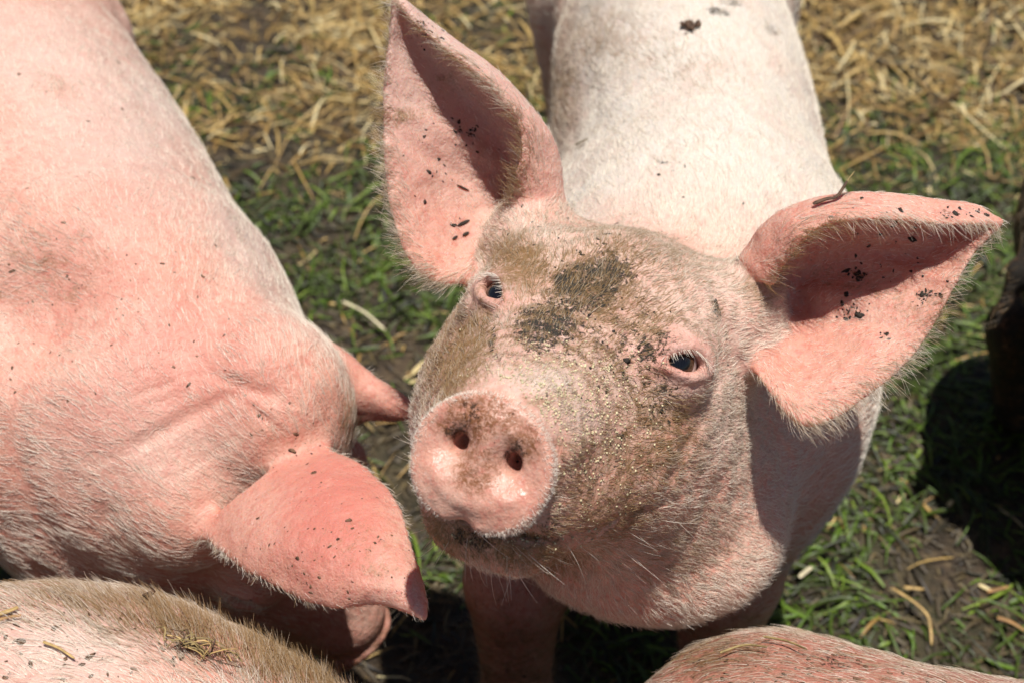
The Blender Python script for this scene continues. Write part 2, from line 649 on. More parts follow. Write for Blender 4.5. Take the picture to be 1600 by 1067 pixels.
def ground_cover():
    # straw
    n = 210000
    x, y = rng.uniform(-2.4, 2.4, n), rng.uniform(0.2, 4.6, n)
    p = np.stack([x, y, np.zeros(n)], 1)
    clump = sstep(0.30, 0.58, fbm(p, 7, 31, 3))
    keep = rng.random(n) < straw_density(x, y) * (0.25 + 0.75 * clump)
    x, y = x[keep], y[keep]
    n = len(x)
    L = rng.lognormal(math.log(0.028), 0.75, n).clip(0.01, 0.20)
    L = np.where(y < 1.75, np.minimum(L, .07), L)
    o = blades('straw_litter', x, y, L, rng.lognormal(math.log(0.0032), 0.4, n).clip(.0012, .008), rng.uniform(0, 6.28, n), rng.uniform(-0.02, 0.22, n),
               rng.normal(0, 0.16, n), M_straw, np.clip(rng.normal(0.50, 0.32, n), 0, 1), 0.005)
    o['kind'] = 'stuff'
    # green grass, more in the near half
    n = 190000
    x, y = rng.uniform(-2.2, 2.2, n), rng.uniform(0.2, 4.2, n)
    p = np.stack([x, y, np.zeros(n)], 1)
    dens = (1 - 0.93 * sstep(1.9, 2.4, y + (fbm(p, 2.5, 21, 3) - 0.5) * 0.7)) * sstep(0.30, 0.55, fbm(p, 5.5, 41, 3))
    keep = rng.random(n) < dens
    x, y = x[keep], y[keep]
    n = len(x)
    L = rng.lognormal(math.log(0.025), 0.62, n).clip(0.006, 0.09)
    o = blades('trampled_grass', x, y, L, rng.lognormal(math.log(0.0032), 0.4, n).clip(.0014, .008), rng.uniform(0, 6.28, n), rng.uniform(-0.05, 0.28, n),
               rng.normal(0, 0.25, n), M_grass, np.clip(rng.normal(0.45, 0.30, n), 0, 1), 0.005)
    o['kind'] = 'stuff'
    # dark rotting leaves and stalks
    n = 100000
    x, y = rng.uniform(-2.2, 2.2, n), rng.uniform(0.2, 4.4, n)
    L = rng.lognormal(math.log(0.018), 0.6, n).clip(0.006, 0.055)
    o = blades('rotting_plant_litter', x, y, L, rng.uniform(0.002, 0.006, n), rng.uniform(0, 6.28, n), rng.uniform(-0.03, 0.15, n),
               rng.normal(0, 0.2, n), M_litter, np.clip(rng.normal(0.5, 0.3, n), 0, 1), 0.003)
    o['kind'] = 'stuff'


# ------------------------------------------------------------------ pig anatomy
def head_prims(M, t, S=1.0, eyes=True, eye_px=None):
    """M maps head-local (x side, y snout axis, z dorsal) to world; t origin; S scale"""
    w = lambda *p: np.array(p) * S @ M.T + t
    E = lambda c, r, k=0.03, op='u', A=None: Ell(w(*c), np.array(r) * S, M if A is None else A, k * S, op)
    C = lambda a, b, ra, rb, k=0.03, op='u': Cone(w(*a), w(*b), ra * S, rb * S, k * S, op)
    L = [E((0, -.075, .015), (.100, .125, .098)),                       # cranium
         C((0, -.02, .008), (0, .150, -.012), .086, .055, .05),           # muzzle
         C((0, -.02, .038), (0, .165, .006), .045, .036, .04),           # nose bridge
         C((0, -.03, -.066), (0, .112, -.066), .078, .052, .04)]        # lower jaw
    for s in (-1, 1):
        L += [E((s * .072, -.060, -.056), (.058, .105, .092), .05),        # cheek
              E((s * .055, .02, -.034), (.044, .090, .058), .05),
              E((s * .030, .105, -.050), (.038, .070, .036), .03),          # masseter
              C((s * .062, -.035, .070), (s * .074, .025, .050), .026, .020, .03),   # brow
              E((s * .095, -.105, .070), (.040, .050, .045), .04)]        # ear root
    # snout disc
    A = M.copy()
    a = math.radians(8)
    y2 = M[:, 1] * math.cos(a) + M[:, 2] * math.sin(a)
    z2 = M[:, 2] * math.cos(a) - M[:, 1] * math.sin(a)
    A[:, 1], A[:, 2] = y2, z2
    L += [C((0, .14, -.012), (0, .200, -.012), .047, .0385, .012),
          Disc(w(0, .209, -.012), .0500 * S, .0465 * S, .0080 * S, .0030 * S, A, .0035 * S),
          E((0, .230, -.004), (.046, .0150, .038), .006, 's', A),
          E((-.021, .212, -.033), (.021, .0115, .019), .010, 'u', A),
          E((.021, .212, -.033), (.021, .0115, .019), .010, 'u', A),
          E((0, .212, -.002), (.011, .0075, .026), .012, 'u', A),
          E((0, .222, -.0605), (.006, .014, .0085), .010, 's', A),           # notch of the lower rim
          ]
    for s in (-1, 1):
        ca, sa = math.cos(s * .35), math.sin(s * .35)
        Bm = A.copy()
        Bm[:, 0] = A[:, 0] * ca + A[:, 2] * sa
        Bm[:, 2] = A[:, 2] * ca - A[:, 0] * sa
        L += [E((s * .0215, .221, -.004), (.0130, .009, .0140), .010, 's', Bm),
              E((s * .0195, .208, -.005), (.0060, .024, .0075), .004, 's', Bm)]
    # mouth line
    L += [E((0, .160, -.066), (.050, .036, .0035), .012, 's'),
          C((-.020, .142, -.082), (.020, .142, -.082), .026, .026, .024)]     # lower lip
    ey = []
    base = list(L)
    for s in (-1, 1):
        n = unit(np.array([s * .72, .42, .55]))
        tt = np.array([s * .61, -.78, -.12])
        tt = unit(tt - (tt @ n) * n)
        b = np.cross(n, tt)
        if b[2] < 0:
            b = -b
        A3 = np.stack([M @ tt, M @ n, M @ b], 1)
        c = np.array([s * .078, .0, .050])
        if eye_px:                                           # march to the skin along the line of sight
            dr = unit(at(*eye_px[(s + 1) // 2], 1.0) - CP)
            q = CP + dr * .9
        else:
            dr, q = -(M @ n), w(*(c + n * .06))
        for _ in range(60):
            q = q + dr * max(-.01, min(.02, float(eval_prims(base, q[None])[0])) * .7)
        g = np.array([float(eval_prims(base, (q + e_)[None])[0] - eval_prims(base, (q - e_)[None])[0]) for e_ in np.eye(3) * .012])
        n = unit(unit(g) @ M + n * .8 + np.array([0, .10, 0]))
        tt = unit(tt - (tt @ n) * n)
        b = np.cross(n, tt)
        if b[2] < 0:
            b = -b
        A3 = np.stack([M @ tt, M @ n, M @ b], 1)
        c = ((q - t) @ M) / S
        ey.append((w(*c), A3))
        if eyes:
            f = lambda a_, n_, b_: c + 1.32 * (a_ * tt + n_ * n + b_ * b)
            L += [E(tuple(f(0, -.008, 0)), (.031, .020, .025), .022, 'u', A3),
                  E(tuple(f(0, .012, -.0004)), (.0192, .042, .0092), .003, 's', A3)]
            arc = [f(-.0168, .0040, -.003), f(-.010, .0090, .0054), f(.001, .0106, .0080), f(.011, .0084, .0056), f(.0178, .003, -.002)]
            arc = catmull(np.array(arc), 9)
            for p0, p1 in zip(arc[:-1], arc[1:]):
                L.append(Cone(w(*p0), w(*p1), .0032 * S, .0032 * S, .005 * S))
            arc = catmull(np.array([f(-.0168, .0040, -.004), f(-.008, .0075, -.0082), f(.004, .0080, -.0090), f(.0178, .003, -.003)]), 8)
            for p0, p1 in zip(arc[:-1], arc[1:]):
                L.append(Cone(w(*p0), w(*p1), .0030 * S, .0030 * S, .005 * S))
            for h_, r_ in ((.0165, .0020), (.0225, .0018)):              # creases above the lid
                arc = catmull(np.array([f(-.019, .009, h_ - .009), f(-.004, .0125, h_), f(.014, .009, h_ - .006)]), 7)
                for p0, p1 in zip(arc[:-1], arc[1:]):
                    L.append(Cone(w(*p0), w(*p1), r_ * S, r_ * S, .007 * S, 's'))
            arc = catmull(np.array([f(-.018, .007, -.013), f(.0, .010, -.0175), f(.016, .007, -.012)]), 7)
            for p0, p1 in zip(arc[:-1], arc[1:]):
                L.append(Cone(w(*p0), w(*p1), .0018 * S, .0018 * S, .007 * S, 's'))
    return L, ey


M_skin = skin_material('pig_skin', (0.67, 0.465, 0.36), (0.58, 0.312, 0.226), (0.54, 0.185, 0.140), (0.215, 0.122, 0.052), (0.052, 0.043, 0.031))
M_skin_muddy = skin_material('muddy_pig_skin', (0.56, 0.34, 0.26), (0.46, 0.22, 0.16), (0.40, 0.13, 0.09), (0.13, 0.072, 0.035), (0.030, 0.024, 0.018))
M_hair = hair_material('pale_bristle', (0.92, 0.86, 0.75), (0.33, 0.205, 0.088))
M_white = plain('eye_white', (0.75, 0.68, 0.62), 0.15, 0.5)
M_hoof = plain('hoof_horn', (0.07, 0.05, 0.035), 0.6, 0.4, 0.4, 60, 0.002)


def eye_material():
    k = NT('dark_brown_eye')
    v = k.attr('iris')
    c = k.mix(k.ramp(v, 0.50, 0.44), (0.62, 0.52, 0.47), (0.075, 0.036, 0.018))
    c = k.mix(k.ramp(v, 0.30, 0.25), c, (0.006, 0.006, 0.008))
    k.l(c, k.b.inputs['Base Color'])
    k.b.inputs['Roughness'].default_value = 0.04
    k.b.inputs['Specular IOR Level'].default_value = 0.6
    return k.m


M_eye = eye_material()


def make_eye(c, A, parent, r=0.0178, look=(0.0, 0.0)):
    nu, nv = 32, 24
    V, I = [], []
    th = np.linspace(0, math.pi, nv)
    ph = np.linspace(0, 2 * math.pi, nu, endpoint=False)
    T, Pm = np.meshgrid(th, ph, indexing='ij')
    loc = np.stack([np.sin(T) * np.cos(Pm), np.cos(T), np.sin(T) * np.sin(Pm)], -1).reshape(-1, 3)
    g = unit(np.array([look[0], 1.0, look[1]]))
    ang = np.arccos(np.clip(loc @ g, -1, 1))
    rr = r * (1 + 0.05 * np.exp(-(ang / 0.5) ** 2))
    V = (loc * rr[:, None]) @ A.T + c - A[:, 1] * 0.0072
    ii = np.arange(nv * nu).reshape(nv, nu)
    Q = np.stack([ii[:-1], ii[1:], np.roll(ii, -1, 1)[1:], np.roll(ii, -1, 1)[:-1]], -1).reshape(-1, 4)
    return mesh_obj('eye', V, Q, M_eye, parent, {'iris': ang / 1.6})


def eye_lashes(c, A, parent, seed):
    r = np.random.default_rng(seed)
    n = 56
    a = np.clip(np.linspace(-1, 1, n) + r.normal(0, .07, n), -1, 1)
    root = c + (a * .0190)[:, None] * A[:, 0] + (.0140 - .006 * a * a)[:, None] * A[:, 1] + (.0104 * (1 - a * a))[:, None] * A[:, 2]
    L = r.uniform(.008, .018, n)
    t = np.linspace(0, 1, 5)
    rel = (t[None, :, None] * L[:, None, None]) * (A[:, 1] * .62 - A[:, 2] * .50 + (a[:, None, None] * .35 + r.normal(0, .16, (n, 1, 1))) * A[:, 0]) \
        + (t[None, :, None] ** 2 * L[:, None, None]) * (A[:, 2] * -.05)
    return hair_obj('eyelashes', root, rel, np.full(n, .00020), M_hair, parent, r.uniform(.0, .25, n))


def near_sheet(V, sheets, limit=0.012):
    """per vertex: ear index (-1), u, v, tangents"""
    ear = np.full(len(V), -1)
    U, W = np.zeros(len(V)), np.zeros(len(V))
    Tu, Tv = np.zeros_like(V), np.zeros_like(V)
    for e, sh in enumerate(sheets):
        lo, hi = sh.p.min(0) - limit, sh.p.max(0) + limit
        cand = np.nonzero(np.all((V > lo) & (V < hi), axis=1))[0]
        sp = sh.p.astype(np.float32)
        sub = np.arange(0, len(sp), 3)
        for c in np.array_split(cand, max(1, len(cand) // 1500)):
            v = V[c].astype(np.float32)
            dd = (v * v).sum(1)[:, None] + (sp[sub] * sp[sub]).sum(1)[None] - 2 * v @ sp[sub].T
            j = sub[dd.argmin(1)]
            d = np.sqrt(np.maximum(dd.min(1), 0))
            ok = d < limit
            c, j = c[ok], j[ok]
            ear[c] = e
            U[c], W[c] = sh.u[j], sh.v[j]
            Tu[c], Tv[c] = sh.tu[j], sh.tv[j]
    return ear, U, W, Tu, Tv


def grow_hair(name, V, Q, N, flow, dens, length, lift, tint, count, parent, rad=0.00011, seed=1, K=5, jitter=0.35, droop=0.15):
    r = np.random.default_rng(seed)
    tri = np.concatenate([Q[:, [0, 1, 2]], Q[:, [0, 2, 3]]])
    ar = 0.5 * np.linalg.norm(np.cross(V[tri[:, 1]] - V[tri[:, 0]], V[tri[:, 2]] - V[tri[:, 0]]), axis=1)
    wgt = ar * dens[tri].mean(1)
    cs = np.cumsum(wgt)
    f = np.searchsorted(cs, r.random(count) * cs[-1])
    b = r.random((count, 2))
    fl = b.sum(1) > 1
    b[fl] = 1 - b[fl]
    b = np.stack([1 - b.sum(1), b[:, 0], b[:, 1]], 1)
    bl = lambda a: (a[tri[f]] * (b[:, :, None] if a.ndim == 2 else b)).sum(1)
    p, n, fw = bl(V), unit(bl(N)), bl(flow)
    L = bl(length) * r.uniform(0.45, 1.25, count)
    # neighbouring hairs lean together: low-frequency swirl
    sw = np.stack([vnoise(p, 60, 71) - .5, vnoise(p, 60, 72) - .5, vnoise(p, 60, 73) - .5], 1) * 1.3
    sw += np.stack([vnoise(p, 230, 74) - .5, vnoise(p, 230, 75) - .5, vnoise(p, 230, 76) - .5], 1) * 0.8
    d = unit(fw) + sw * jitter * 1.6 + r.normal(0, jitter, (count, 3)) * 0.55
    d = d - (d * n).sum(1)[:, None] * n
    d = unit(unit(d) + n * (bl(lift) * r.uniform(0.5, 1.5, count))[:, None])
    t = np.linspace(0, 1, K)
    bend = unit(d - n * 0.6) + r.normal(0, .12, (count, 3))
    rel = L[:, None, None] * (t[None, :, None] * d[:, None] + 0.32 * (t ** 2)[None, :, None] * (bend - d)[:, None])
    rel[:, :, 2] -= droop * L[:, None] * (t ** 2)[None] * 0.5
    p = p - n * 0.0006
    return hair_obj(name, p, rel, rad * r.uniform(.7, 1.3, count), M_hair, parent, np.clip(bl(tint) + r.normal(0, .22, count), 0, 1))


def chips(name, centres, normals, sizes, mat, parent, seed=3, flat=0.45, stretch=1.6):
    """irregular little lumps sitting on a surface, joined"""
    r = np.random.default_rng(seed)
    base = []
    for a in (-1, 1):
        base += [(a, 0, 0), (0, a, 0), (0, 0, a)]
    base = np.array(base + [(x, y, z) for x in (-.62, .62) for y in (-.62, .62) for z in (-.62, .62)], float)
    F = []
    ax = {(-1, 0): 0, (-1, 1): 1, (-1, 2): 2, (1, 0): 3, (1, 1): 4, (1, 2): 5}
    ci = lambda x, y, z: 6 + (x > 0) * 4 + (y > 0) * 2 + (z > 0)
    for s in (-1, 1):
        for a in range(3):
            o = [(a + 1) % 3, (a + 2) % 3]
            cor = []
            for u, v in ((-1, -1), (1, -1), (1, 1), (-1, 1)):
                q = [0, 0, 0]
                q[a], q[o[0]], q[o[1]] = s, u, v
                cor.append(ci(*q))
            if s < 0:
                cor = cor[::-1]
            for i in range(4):
                F.append((ax[(s, a)], cor[i], cor[(i + 1) % 4]))
    F = np.array(F)
    n = len(centres)
    t = r.normal(0, 1, (n, 3))
    nn = unit(normals)
    t = unit(t - (t * nn).sum(1)[:, None] * nn)
    b = np.cross(nn, t)
    sh = base[None] * (1 + r.normal(0, .22, (n, len(base), 1)))
    st = r.uniform(1, stretch, (n, 1, 1))
    V = centres[:, None] + sizes[:, None, None] * (sh[..., 0:1] * st * t[:, None] + sh[..., 1:2] * b[:, None] + sh[..., 2:3] * flat * nn[:, None] + flat * .4 * nn[:, None])
    Q = (np.arange(n)[:, None, None] * len(base) + F[None]).reshape(-1, 3)
    return mesh_obj(name, V.reshape(-1, 3), Q, mat, parent)


class Surf:
    def __init__(s, V, Q):
        s.b = BVHTree.FromPolygons([tuple(v) for v in V], [tuple(int(i) for i in q) for q in Q])

    def hit(s, px, py):
        d = F_ + (px - 800) / FOC * R_ - (py - 533.5) / FOC * U_
        h = s.b.ray_cast(Vector(CP), Vector(d))
        return (None, None) if h[0] is None else (np.array(h[0]), np.array(h[1]))


def paint(px, py, blobs, soft=0.6):
    """sum of soft elliptic marks (x, y, rx, ry, degrees, strength) over projected coordinates"""
    o = np.zeros(len(px))
    for x, y, rx, ry, a, s in blobs:
        c, sn = math.cos(math.radians(a)), math.sin(math.radians(a))
        u = ((px - x) * c + (py - y) * sn) / rx
        v = (-(px - x) * sn + (py - y) * c) / ry
        o = np.maximum(o, s * (1 - sstep(1 - soft, 1 + soft * 0.6, np.sqrt(u * u + v * v))))
    return o


# ------------------------------------------------------------------ the pig that looks up
def ear_sheet_px(rows, r_base, r_edge):
    return Sheet([[at(*p) for p in row] for row in rows][::-1], r_base, r_edge)


def main_pig():
    M = np.array([[0.91255971, -0.31694854, 0.25841517], [-0.40416485, -0.79532806, 0.45177876], [-0.06233422, 0.51671742, 0.8538838]])
    t = np.array([0.05038248, 0.78916037, 0.67457182])
    H, eyes = head_prims(M, t, eye_px=((783, 464), (1060, 566)))
    w = lambda *p: np.array(p) @ M.T + t
    body = [Ell((.208, 1.42, .455), (.160, .52, .215), None, .05),
            Ell((.188, 1.09, .455), (.178, .20, .225), None, .08),
            Ell((.222, 1.80, .46), (.158, .20, .215), None, .08),
            Cone((.175, 1.0, .46), w(0, -.13, -.02), .165, .118, .10),
            Cone((.165, .97, .38), w(0, -.06, -.075), .128, .088, .10),
            Ell(at(1035, 842, 1.235), (.100, .080, .055), None, .09)]
    legs = []
    for sx, fx in ((.07, .005), (.25, .225)):
        legs += [Cone((sx, 1.04, .40), (fx, .90, .26), .078, .050, .06), Cone((fx, .90, .26), (fx, .87, .10), .052, .036, .03),
                 Cone((fx, .87, .10), (fx, .845, .045), .036, .040, .02),
                 Cone((fx - .013, .83, .03), (fx - .014, .80, .012), .022, .016, .008), Cone((fx + .013, .83, .03), (fx + .014, .80, .012), .022, .016, .008)]
    for sx in (.13, .31):
        legs += [Cone((sx, 1.82, .42), (sx, 1.74, .28), .105, .075, .07), Cone((sx, 1.74, .28), (sx, 1.90, .19), .065, .042, .04),
                 Cone((sx, 1.90, .19), (sx, 1.86, .05), .040, .036, .03),
                 Cone((sx - .013, 1.83, .03), (sx - .014, 1.80, .012), .022, .016, .008), Cone((sx + .013, 1.83, .03), (sx + .014, 1.80, .012), .022, .016, .008)]
    tail = [Cone((.18, 1.95, .52), (.19, 2.01, .50), .022, .014, .02), Cone((.19, 2.01, .50), (.215, 2.04, .44), .013, .009, .01),
            Cone((.215, 2.04, .44), (.19, 2.05, .38), .009, .006, .01)]
    # ears: rows tip -> base, points rim edge, rim back, hollow, middle, outer edge
    earL = ear_sheet_px([
        [(619, -6, 1.19), (620, -5, 1.19), (619, -4, 1.19), (618, -3, 1.19), (617, -2, 1.19)],
        [(650, 36, 1.185), (664, 34, 1.205), (642, 62, 1.215), (622, 76, 1.205), (608, 84, 1.195)],
        [(697, 76, 1.18), (722, 80, 1.21), (694, 118, 1.235), (643, 142, 1.215), (603, 165, 1.195)],
        [(758, 124, 1.175), (797, 143, 1.215), (762, 192, 1.255), (682, 216, 1.225), (604, 240, 1.19)],
        [(809, 186, 1.175), (848, 205, 1.215), (800, 247, 1.265), (702, 297, 1.23), (614, 325, 1.185)],
        [(817, 240, 1.18), (868, 250, 1.22), (806, 279, 1.27), (714, 352, 1.225), (640, 400, 1.18)],
        [(808, 296, 1.19), (870, 300, 1.22), (808, 312, 1.27), (750, 385, 1.23), (694, 440, 1.185)],
        [(800, 335, 1.21), (862, 335, 1.22), (822, 335, 1.26), (795, 385, 1.23), (768, 415, 1.20)]], .0062, .0030)
    earR = ear_sheet_px([
        [(1561, 348, 1.125), (1562, 346, 1.125), (1562, 347, 1.127), (1561, 350, 1.125), (1560, 352, 1.125)],
        [(1524, 349, 1.115), (1520, 325, 1.130), (1502, 366, 1.145), (1512, 378, 1.135), (1522, 394, 1.125)],
        [(1463, 349, 1.105), (1458, 318, 1.130), (1432, 388, 1.160), (1457, 424, 1.145), (1484, 456, 1.120)],
        [(1390, 341, 1.095), (1384, 310, 1.130), (1350, 402, 1.180), (1390, 475, 1.150), (1430, 548, 1.110)],
        [(1310, 344, 1.095), (1306, 315, 1.135), (1282, 417, 1.195), (1326, 505, 1.155), (1364, 606, 1.100)],
        [(1257, 368, 1.100), (1240, 333, 1.140), (1250, 440, 1.205), (1280, 535, 1.155), (1302, 650, 1.095)],
        [(1230, 405, 1.110), (1198, 362, 1.150), (1230, 455, 1.205), (1235, 545, 1.160), (1248, 655, 1.100)],
        [(1205, 440, 1.130), (1172, 400, 1.155), (1205, 470, 1.195), (1190, 530, 1.165), (1190, 590, 1.125)]], .0062, .0030)
    sheets = [earL, earR]
    V, Q = mesh_sdf(body + legs + tail + H, sheets, (-.32, .54, -.01), (.46, 2.10, .98), 0.0026)
    # wrinkles and soft lumps
    N = vert_normals(V, Q)
    loc = (V - t) @ M
    face = sstep(.30, .22, np.linalg.norm(loc - [0, .05, 0], axis=1))
    muzz = sstep(.02, .10, loc[:, 1]) * sstep(.205, .19, loc[:, 1])
    fold = np.sin((loc[:, 1] * 1.0 + .25 * np.abs(loc[:, 0]) + .012 * vnoise(V, 40, 5)) * 330)
    V = V + N * ((fbm(V, 22, 8, 3) - .5) * .006 * sstep(.210, .190, loc[:, 1]) + face * sstep(.200, .190, loc[:, 1]) * (fbm(V, 75, 9, 3) - .5) * .0035 + muzz * fold * .0008 * sstep(.0, .05, loc[:, 2]))[:, None]
    N = vert_normals(V, Q)
    px, py, dz = proj(V)
    ear, eu, ev, Tu, Tv = near_sheet(V, sheets, .010)
    isear = ear >= 0
    fr = sstep(.1, .5, ((CP - V) * N).sum(1) / np.linalg.norm(CP - V, axis=1))
    rel = isear * (.0045 * paint(px, py, [(725, 225, 105, 15, 30, 1), (670, 190, 60, 8, 8, .5), (1300, 462, 110, 15, 6, 1), (1420, 425, 80, 10, 12, .7), (1420, 375, 90, 8, 4, .6), (1330, 560, 60, 10, -50, .4)], .9)
                   - .003 * paint(px, py, [(700, 260, 90, 12, 32, 1), (1310, 495, 90, 10, 8, 1), (1400, 400, 80, 8, 8, .7)], .9)
                   + .0016 * (fbm(V, 60, 12, 3) - .5))
    rel = rel - (~isear) * (dz < 1.3) * .0022 * paint(px, py, [(985, 805, 85, 9, -22, 1), (1010, 845, 80, 8, -20, .8), (1060, 720, 70, 9, -62, 1), (905, 872, 70, 7, 6, 1), (940, 850, 50, 6, -10, .7),
                                                               (1120, 640, 70, 9, 80, .8), (720, 520, 50, 7, -65, .8), (1150, 560, 50, 8, 75, .8), (1000, 560, 45, 6, -35, .7), (985, 535, 45, 6, -40, .7), (830, 470, 30, 6, 60, .7), (850, 480, 30, 6, 65, .6),
                                                               (1105, 790, 80, 10, -60, .9), (900, 620, 60, 5, 20, .5), (895, 650, 60, 5, 25, .5)], .9)
    V = V + N * (rel * fr)[:, None]
    N = vert_normals(V, Q)
    facing = sstep(-.1, .15, ((CP - V) * N).sum(1) / np.linalg.norm(CP - V, axis=1))
    head = sstep(-.22, -.12, loc[:, 1]) * sstep(.36, .30, np.linalg.norm(loc, axis=1))
    disc = sstep(.195, .203, loc[:, 1]) * sstep(.062, .055, np.linalg.norm(loc[:, [0, 2]] - [0, -.012], axis=1))
    onhead = head * (~isear)
    dust = paint(px, py, [(720, 560, 70, 120, 25, .75), (810, 410, 70, 60, 20, .75), (930, 460, 120, 80, 20, .62), (1190, 430, 40, 80, 20, .6),
                          (1000, 690, 130, 120, 0, .62), (870, 590, 120, 80, 20, .6), (950, 790, 110, 90, 0, .6), (820, 860, 130, 40, 10, .75),
                          (700, 830, 60, 60, 0, .75), (1050, 850, 140, 80, -20, .45), (1000, 350, 160, 60, 15, .3), (1000, 500, 90, 60, 0, .5), (900, 520, 240, 210, 30, .48), (860, 740, 280, 200, 0, .36), (1130, 700, 70, 160, 0, .25), (1000, 380, 220, 90, 15, .42)], .8) * onhead * (1 - disc)
    dust = np.maximum(dust, disc * paint(px, py, [(745, 650, 60, 50, 0, 1.0), (705, 665, 34, 26, 0, .9), (745, 735, 55, 50, -40, .75), (820, 690, 36, 40, 0, .8), (790, 655, 50, 35, 40, .7), (752, 700, 110, 100, 0, .3)], .7))
    dust = np.maximum(dust, isear * paint(px, py, [(640, 180, 60, 18, -8, .5), (700, 120, 60, 50, 40, .3), (1330, 440, 80, 30, 10, .4), (1430, 480, 60, 40, 0, .3)], .8))
    mud = paint(px, py, [(925, 445, 100, 60, -30, .78), (865, 510, 90, 65, -30, .72), (800, 545, 50, 40, -20, .55), (960, 540, 160, 120, 10, .54), (1000, 630, 100, 80, 0, .54), (935, 720, 70, 120, 0, .52), (760, 600, 60, 60, 0, .4), (850, 440, 70, 50, 0, .36), (795, 560, 22, 30, 0, .5), (770, 530, 9, 22, 20, .75),
                         (1010, 600, 60, 22, 15, .45), (905, 560, 60, 30, 10, .42), (1000, 640, 60, 40, 30, .4), (930, 700, 25, 60, 5, .38),
                         (760, 845, 95, 26, 12, .66), (840, 835, 70, 30, -20, .62), (690, 800, 25, 40, 0, .5), (1120, 485, 10, 25, -25, .75), (950, 470, 150, 100, 20, .22),  # marks below the disc: mud plus the disc's shadow painted in
                         (940, 640, 120, 120, 20, .2)], .6) * onhead * (1 - disc)
    bridge = paint(px, py, [(850, 592, 85, 34, 6, .8), (905, 640, 70, 50, 35, .45)], .8) * onhead
    mud = mud * (1 - bridge)
    dust = dust * (1 - .55 * bridge)
    mud = np.maximum(mud, disc * paint(px, py, [(750, 648, 62, 36, 10, .52), (712, 672, 26, 22, 0, .7), (805, 705, 26, 26, 0, .7), (745, 725, 40, 40, -30, .42)], .7))
    mud = np.maximum(mud, isear * paint(px, py, [(717, 200, 12, 18, -10, .5), (738, 205, 14, 16, 0, .5), (660, 40, 40, 25, 45, .42), (1343, 432, 16, 12, 30, .62),
                                                  (1335, 490, 22, 14, 20, .55), (1443, 462, 24, 12, 0, .5), (1380, 522, 12, 10, 0, .5), (1500, 332, 50, 10, 5, .42), (1300, 312, 40, 10, -20, .6)], .6))
    mud = np.maximum(mud, (dz > 1.25) * (~isear) * paint(px, py, [(1078, 42, 17, 10, 0, .75), (938, 74, 5, 6, 0, .7), (1122, 20, 24, 9, 15, .7), (1142, 5, 24, 8, 10, .7), (1205, 48, 10, 16, -40, .62), (1040, 255, 26, 5, 10, .55)], .5))
    legm = sstep(.30, .12, V[:, 2])
    mud = np.maximum(mud, legm * .5)
    dust = np.maximum(dust, sstep(.40, .2, V[:, 2]) * .45)
    dust = np.maximum(dust, (dz > 1.3) * paint(px, py, [(930, 60, 90, 70, 0, .42), (880, 150, 40, 100, 8, .5), (1060, 100, 110, 40, 10, .3)], .8))
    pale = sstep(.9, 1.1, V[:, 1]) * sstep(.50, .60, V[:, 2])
    pale = np.maximum(pale, .35 * sstep(.0, .03, loc[:, 2]) * head * (1 - disc) * (~isear))
    pale = np.maximum(pale, paint(px, py, [(850, 592, 80, 36, 5, .8), (900, 640, 90, 45, 30, .5), (1150, 640, 60, 110, 0, .5), (1130, 440, 60, 60, 0, .5), (1062, 548, 36, 14, 15, 1.0), (1055, 592, 36, 10, 5, .8), (790, 447, 16, 10, 10, 1.0)], .9) * onhead * (1 - disc))
    red = np.where(isear, .45, 0) + disc * .28 + onhead * (1 - disc) * .16 + (1 - head) * sstep(.55, .40, V[:, 2]) * .3
    red = np.maximum(red, paint(px, py, [(1050, 560, 80, 55, 0, .65), (780, 460, 45, 36, 0, .6), (1040, 580, 20, 10, 0, .9)], .8) * onhead)
    wet = disc
    root = thing('pig', 'pink pig looking up with pricked ears, muddy forehead and round snout', 'pig', (.18, 1.4, 0), 'pigs crowding together in the pen')
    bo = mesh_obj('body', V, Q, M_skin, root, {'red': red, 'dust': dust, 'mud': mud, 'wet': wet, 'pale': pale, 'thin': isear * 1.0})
    e1 = make_eye(eyes[0][0], eyes[0][1], root, look=(-.25, -.05))
    e2 = make_eye(eyes[1][0], eyes[1][1], root, look=(-.25, -.05))
    for i, (c, A) in enumerate(eyes):
        eye_lashes(c, A, root, 5 + i)
    # hair
    back = np.array([0, 1.0, -.15])
    fl = np.tile(back, (len(V), 1))
    hd = (-M[:, 1])[None] + (loc[:, :1] * 4) * M[:, 0][None] + (loc[:, 2:] * 2) * M[:, 2][None]
    fl = fl * (1 - head[:, None]) + hd * head[:, None]
    edge = np.where(isear, np.maximum(sstep(.10, .0, ev), sstep(.86, 1.0, ev)), 0)
    out = np.where((ev > .5)[:, None], Tv, -Tv)
    fl = np.where(isear[:, None], Tu * .8 + out * (.25 + 1.0 * edge[:, None]), fl)
    length = .012 + .005 * vnoise(V, 9, 3) + (1 - head) * .005
    length = length * np.where(disc > .1, .35, 1) * (1 - .35 * head * sstep(.05, .15, loc[:, 1]))
    length = np.where(isear, .009 + .016 * edge * (1 - .6 * eu) * sstep(.0, .2, eu), length)
    rimhair = isear & (ev < .12) & (eu < .45)
    length = np.where(rimhair, .022, length)
    dens = (.35 + .65 * head) * np.where(V[:, 2] < .32, .12, 1) * np.where(V[:, 1] > 1.75, .35, 1)
    dens = dens * (1 - .96 * disc)
    rim = sstep(.199, .203, loc[:, 1]) * sstep(.0415, .0455, np.linalg.norm(loc[:, [0, 2]] - [0, -.012], axis=1)) * disc
    dens = np.where(rim > .3, 2.2, dens)
    length = np.where(rim > .3, .0035, length)
    dens = np.where(isear, .22 + .50 * edge, dens)
    dens = np.where(facing < .02, dens * .4, dens)
    for c, A in eyes:
        dens = dens * sstep(.021, .033, np.linalg.norm(V - c, axis=1))
